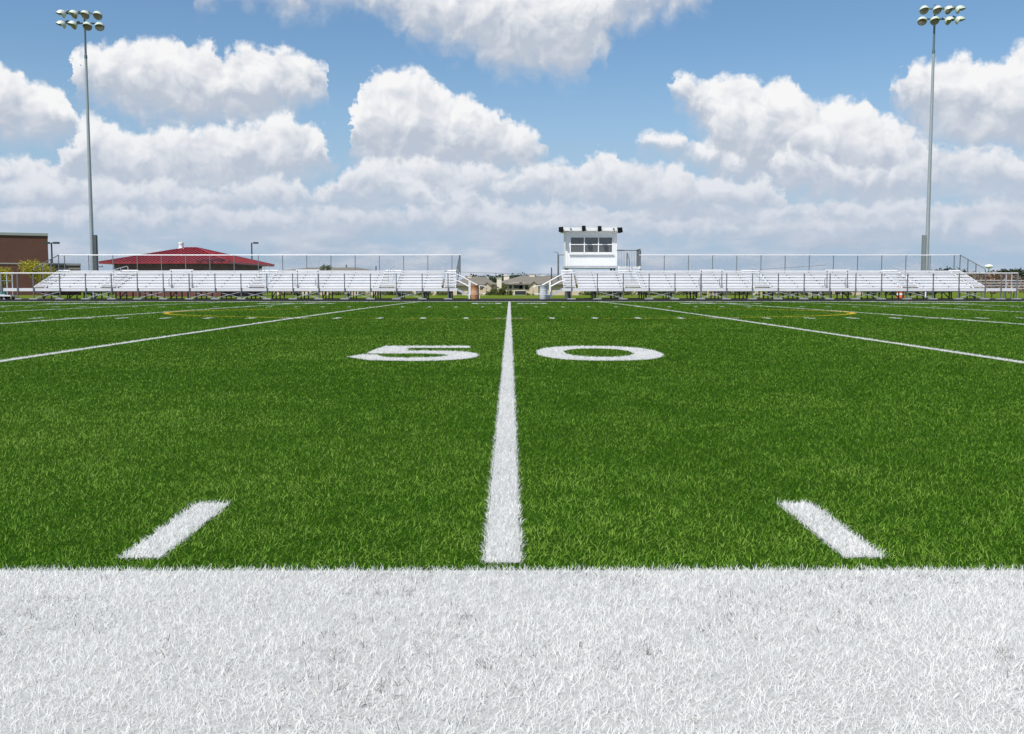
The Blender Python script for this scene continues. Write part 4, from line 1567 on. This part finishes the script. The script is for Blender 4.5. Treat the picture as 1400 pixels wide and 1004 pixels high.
def tree(x, d, z0, h, w, mat, label, seed, n=1400, size=0.09, name="tree", group=None, cat="tree"):
    g = random.Random(seed)
    root = thing(name, (x, d, z0), label, cat, group)
    mb = MB()
    tr = h * 0.03 + 0.03
    mb.tube([(0, 0, -0.1), (0.02 * h, 0, h * 0.3), (0, 0.02 * h, h * 0.62)], [tr, tr * 0.8, tr * 0.4], 8)
    for i in range(5):
        a = g.uniform(0, 6.28)
        mb.tube([(0.015 * h, 0, h * g.uniform(0.28, 0.45)), (math.cos(a) * w * 0.22, math.sin(a) * w * 0.22, h * g.uniform(0.55, 0.7)), (math.cos(a) * w * 0.36, math.sin(a) * w * 0.36, h * g.uniform(0.68, 0.85))], [tr * 0.45, tr * 0.3, tr * 0.1], 6)
    mb.build("trunk", BARK, root)
    blobs = []
    for i in range(11):
        a, r = g.uniform(0, 6.28), g.uniform(0.05, 0.36) * w
        q = w * g.uniform(0.14, 0.24)
        blobs.append((math.cos(a) * r, math.sin(a) * r, h * g.uniform(0.45, 0.88), q, q, q * 0.8))
    V, tone = leaf_cloud(blobs, n, size, seed)
    leaf_mesh("crown", V, tone, mat, root)
    return root


p = at(57, 359, 76)
tree(p.x, 76, 0, p.z + 0.05, 3.1, LIME, "yellow green young tree at the end of the bleacher by the brick wall", 3, 6500, 0.05)
p = at(-3, 367, 78)
tree(p.x, 78, 0, p.z, 2.4, LIME, "yellow green young tree half cut off beside the brick building's end", 5, 4000, 0.05)
p = at(444, 360, 120)
tree(p.x, 120, -0.6, p.z + 0.7, 1.9, OLIVE, "small round olive tree top peeking over the bleacher", 8, 1500, 0.07)
for px, ty, d, w, mat, lab, sd in ((679, 388, 205, 2.8, OLIVE, "slim olive tree before the apartment wall beside the cream chimney", 11),
                                   (691, 386.5, 206, 3.2, OLIVE, "leafy olive tree before the middle of the apartment wall", 12),
                                   (672, 392, 212, 3.0, OLIVE, "bushy olive tree between the two apartment buildings at the gap", 13),
                                   (726, 395, 205, 2.6, OLIVE, "low olive bush under the apartment gable", 14),
                                   (1090, 366.5, 230, 3.2, DARKLEAF, "lone dark treetop showing over the middle of the press box bleacher", 15),
                                   (124, 369, 170, 4.0, DARKLEAF, "dark treetop behind the tall mast near the brick building", 16)):
    p = at(px, ty, d)
    z0 = float(land(np.array([p.x]), np.array([float(d)]))[0])
    tree(p.x, d, z0, p.z - z0, w, mat, lab, sd, 900, 0.16)

gs = random.Random(77)
shrub0 = None
for k, px in enumerate([385, 402, 428, 455, 470, 498, 533, 552, 575, 604, 800, 823, 850, 884, 905, 938, 962, 990, 1012, 1049, 1075, 1101, 1133, 1160, 1190, 1215, 1240, 1262]):
    d = 126 + 30 * gs.random()
    p = at(px, 400, d)
    z0 = float(land(np.array([p.x]), np.array([float(d)]))[0])
    if shrub0 is None:
        s_ = shrub0 = tree(p.x, d, z0, 3.0, 2.8, OLIVE, "small olive shrub on the grass behind the stands", 60, 700, 0.12, "shrub", "shrubs on the grass behind the stands", "shrub")
    else:
        s_ = dup(shrub0, None, (p.x, d, z0))
    k_ = max(0.5, (at(px, 397.0 + 2 * gs.random(), d).z - z0) / 2.6)
    s_.scale = (k_ * gs.uniform(0.9, 1.5), k_, k_)
    s_.rotation_euler = (0, 0, gs.uniform(0, 6.28))

# far woods: one mass along the horizon, nobody could count it
g = np.random.default_rng(31)
blobs, blobs2 = [], []
for px in np.arange(-300, 1290, 5.0):
    d = 420 + 90 * g.uniform()
    p = at(px, 394 - 8 * g.uniform(0.3, 1.0) - (11.8 if 635 < px < 790 else 0), d)
    blobs.append((p.x, d, p.z - 2.0, 3.2, 3.2, 1.9))
for px in np.arange(1255, 1560, 3.2):
    d = 300 + 60 * g.uniform()
    hgt = 370.5 + 3.5 * math.sin(px * 0.07) + g.uniform(-1.5, 2.5)
    p = at(px, hgt, d)
    blobs.append((p.x, d + 12, p.z - 1.6, 2.6, 2.6, 1.7))
    for k in range(3):
        q = at(px + g.uniform(-2, 2), 377 + 6.5 * k + g.uniform(-2, 2), d - 8 * k)
        blobs2.append((q.x, d - 8 * k, q.z - 0.8, 2.2, 2.2, 1.4))
V, tone = leaf_cloud(blobs, 60000, 0.5, 41)
o = leaf_mesh("far_woods", V, tone, DARKLEAF, None)
tag(o, "dark band of far woods along the horizon", "woods", None, "stuff")
V, tone = leaf_cloud(blobs2, 14000, 0.5, 42)
o = leaf_mesh("russet_woods", V, tone, RUSSET, None)
tag(o, "brownish scrub woods beyond the end of the press box bleacher", "woods", None, "stuff")

# ------------------------------------------------------------------ small things behind and beside the stands
YEL = paint("yellow bollard paint", (0.42, 0.37, 0.07), 0.6)
for px, d, mat, lab in ((1041, 74, YEL, "yellow bollard behind the press box bleacher, farther from the box"), (968, 74, YEL, "yellow bollard behind the press box bleacher, nearer the box"), (1266, 73, WHITE, "white bollard behind the press box bleacher near the mast")):
    p = at(px, 403, d)
    root = thing("bollard", (p.x, d, -0.04), lab, "bollard")
    mb = MB()
    mb.lathe([(0.08, 0), (0.08, 0.6), (0.07, 0.64), (0.03, 0.66)], 14)
    mb.build("post", mat, root)
    mb = MB()
    mb.lathe([(0.17, 0), (0.17, 0.03), (0.081, 0.05)], 14)
    mb.build("base", ZINC, root)
p = at(1231, 403, 73)
root = thing("traffic_barrel", (p.x, 73, -0.04), "orange traffic barrel with pale stripes under the press box bleacher's end", "barrel")
mb = MB()
mb.lathe([(0.33, 0), (0.33, 0.08), (0.27, 0.09), (0.25, 0.45), (0.22, 0.46), (0.20, 0.85), (0.10, 0.88)], 18)
mb.build("drum", paint("orange plastic", (0.62, 0.14, 0.05), 0.5), root)
for z in (0.22, 0.56):
    mb = MB()
    r_ = 0.268 if z < 0.4 else 0.222
    mb.lathe([(r_, z), (r_ - 0.004, z + 0.13)], 18, cap0=False, cap1=False)
    mb.build("stripe", WHITE, root)
# teal crash mat and a white handcart at the far end
p = at(3, 402.5, 66)
root = thing("crash_mat", (p.x, 66, 0.0), "teal padded mat standing by the outer end of the bleacher", "mat")
mb = MB()
mb.box(-0.9, 0.25, -0.2, 0.2, 0.18, 0.46)
mb.build("pad", paint("teal vinyl", (0.015, 0.19, 0.18), 0.4), root)
mb = MB()
for x in (-0.8, 0.15):
    mb.box(x - 0.04, x + 0.04, -0.15, 0.15, -0.04, 0.18)
mb.build("frame", ZINC, root)
p = at(9, 410, 61.5)
root = thing("handcart", (p.x, 61.5, -0.02), "low white wheeled cart in front of the bleacher's outer end", "cart")
mb = MB()
mb.box(-0.28, 0.42, -0.35, 0.35, 0.20, 0.27)
mb.box(-0.28, -0.24, -0.34, 0.34, 0.271, 0.33)
mb.build("bed", WHITE, root)
for x in (-0.16, 0.28):
    for y in (-0.3, 0.3):
        mb = MB()
        mb.lathe([(0.03, -0.025), (0.10, -0.025), (0.11, 0), (0.10, 0.025), (0.03, 0.025)], 14, (x, y, 0.11), (0, 1, 0))
        mb.build("wheel", BLACK, root)
mb = MB()
mb.tube([(0.42, -0.25, 0.25), (0.62, -0.25, 0.12), (0.62, 0.25, 0.12), (0.42, 0.25, 0.25)], 0.02)
mb.build("handle", ZINC, root)
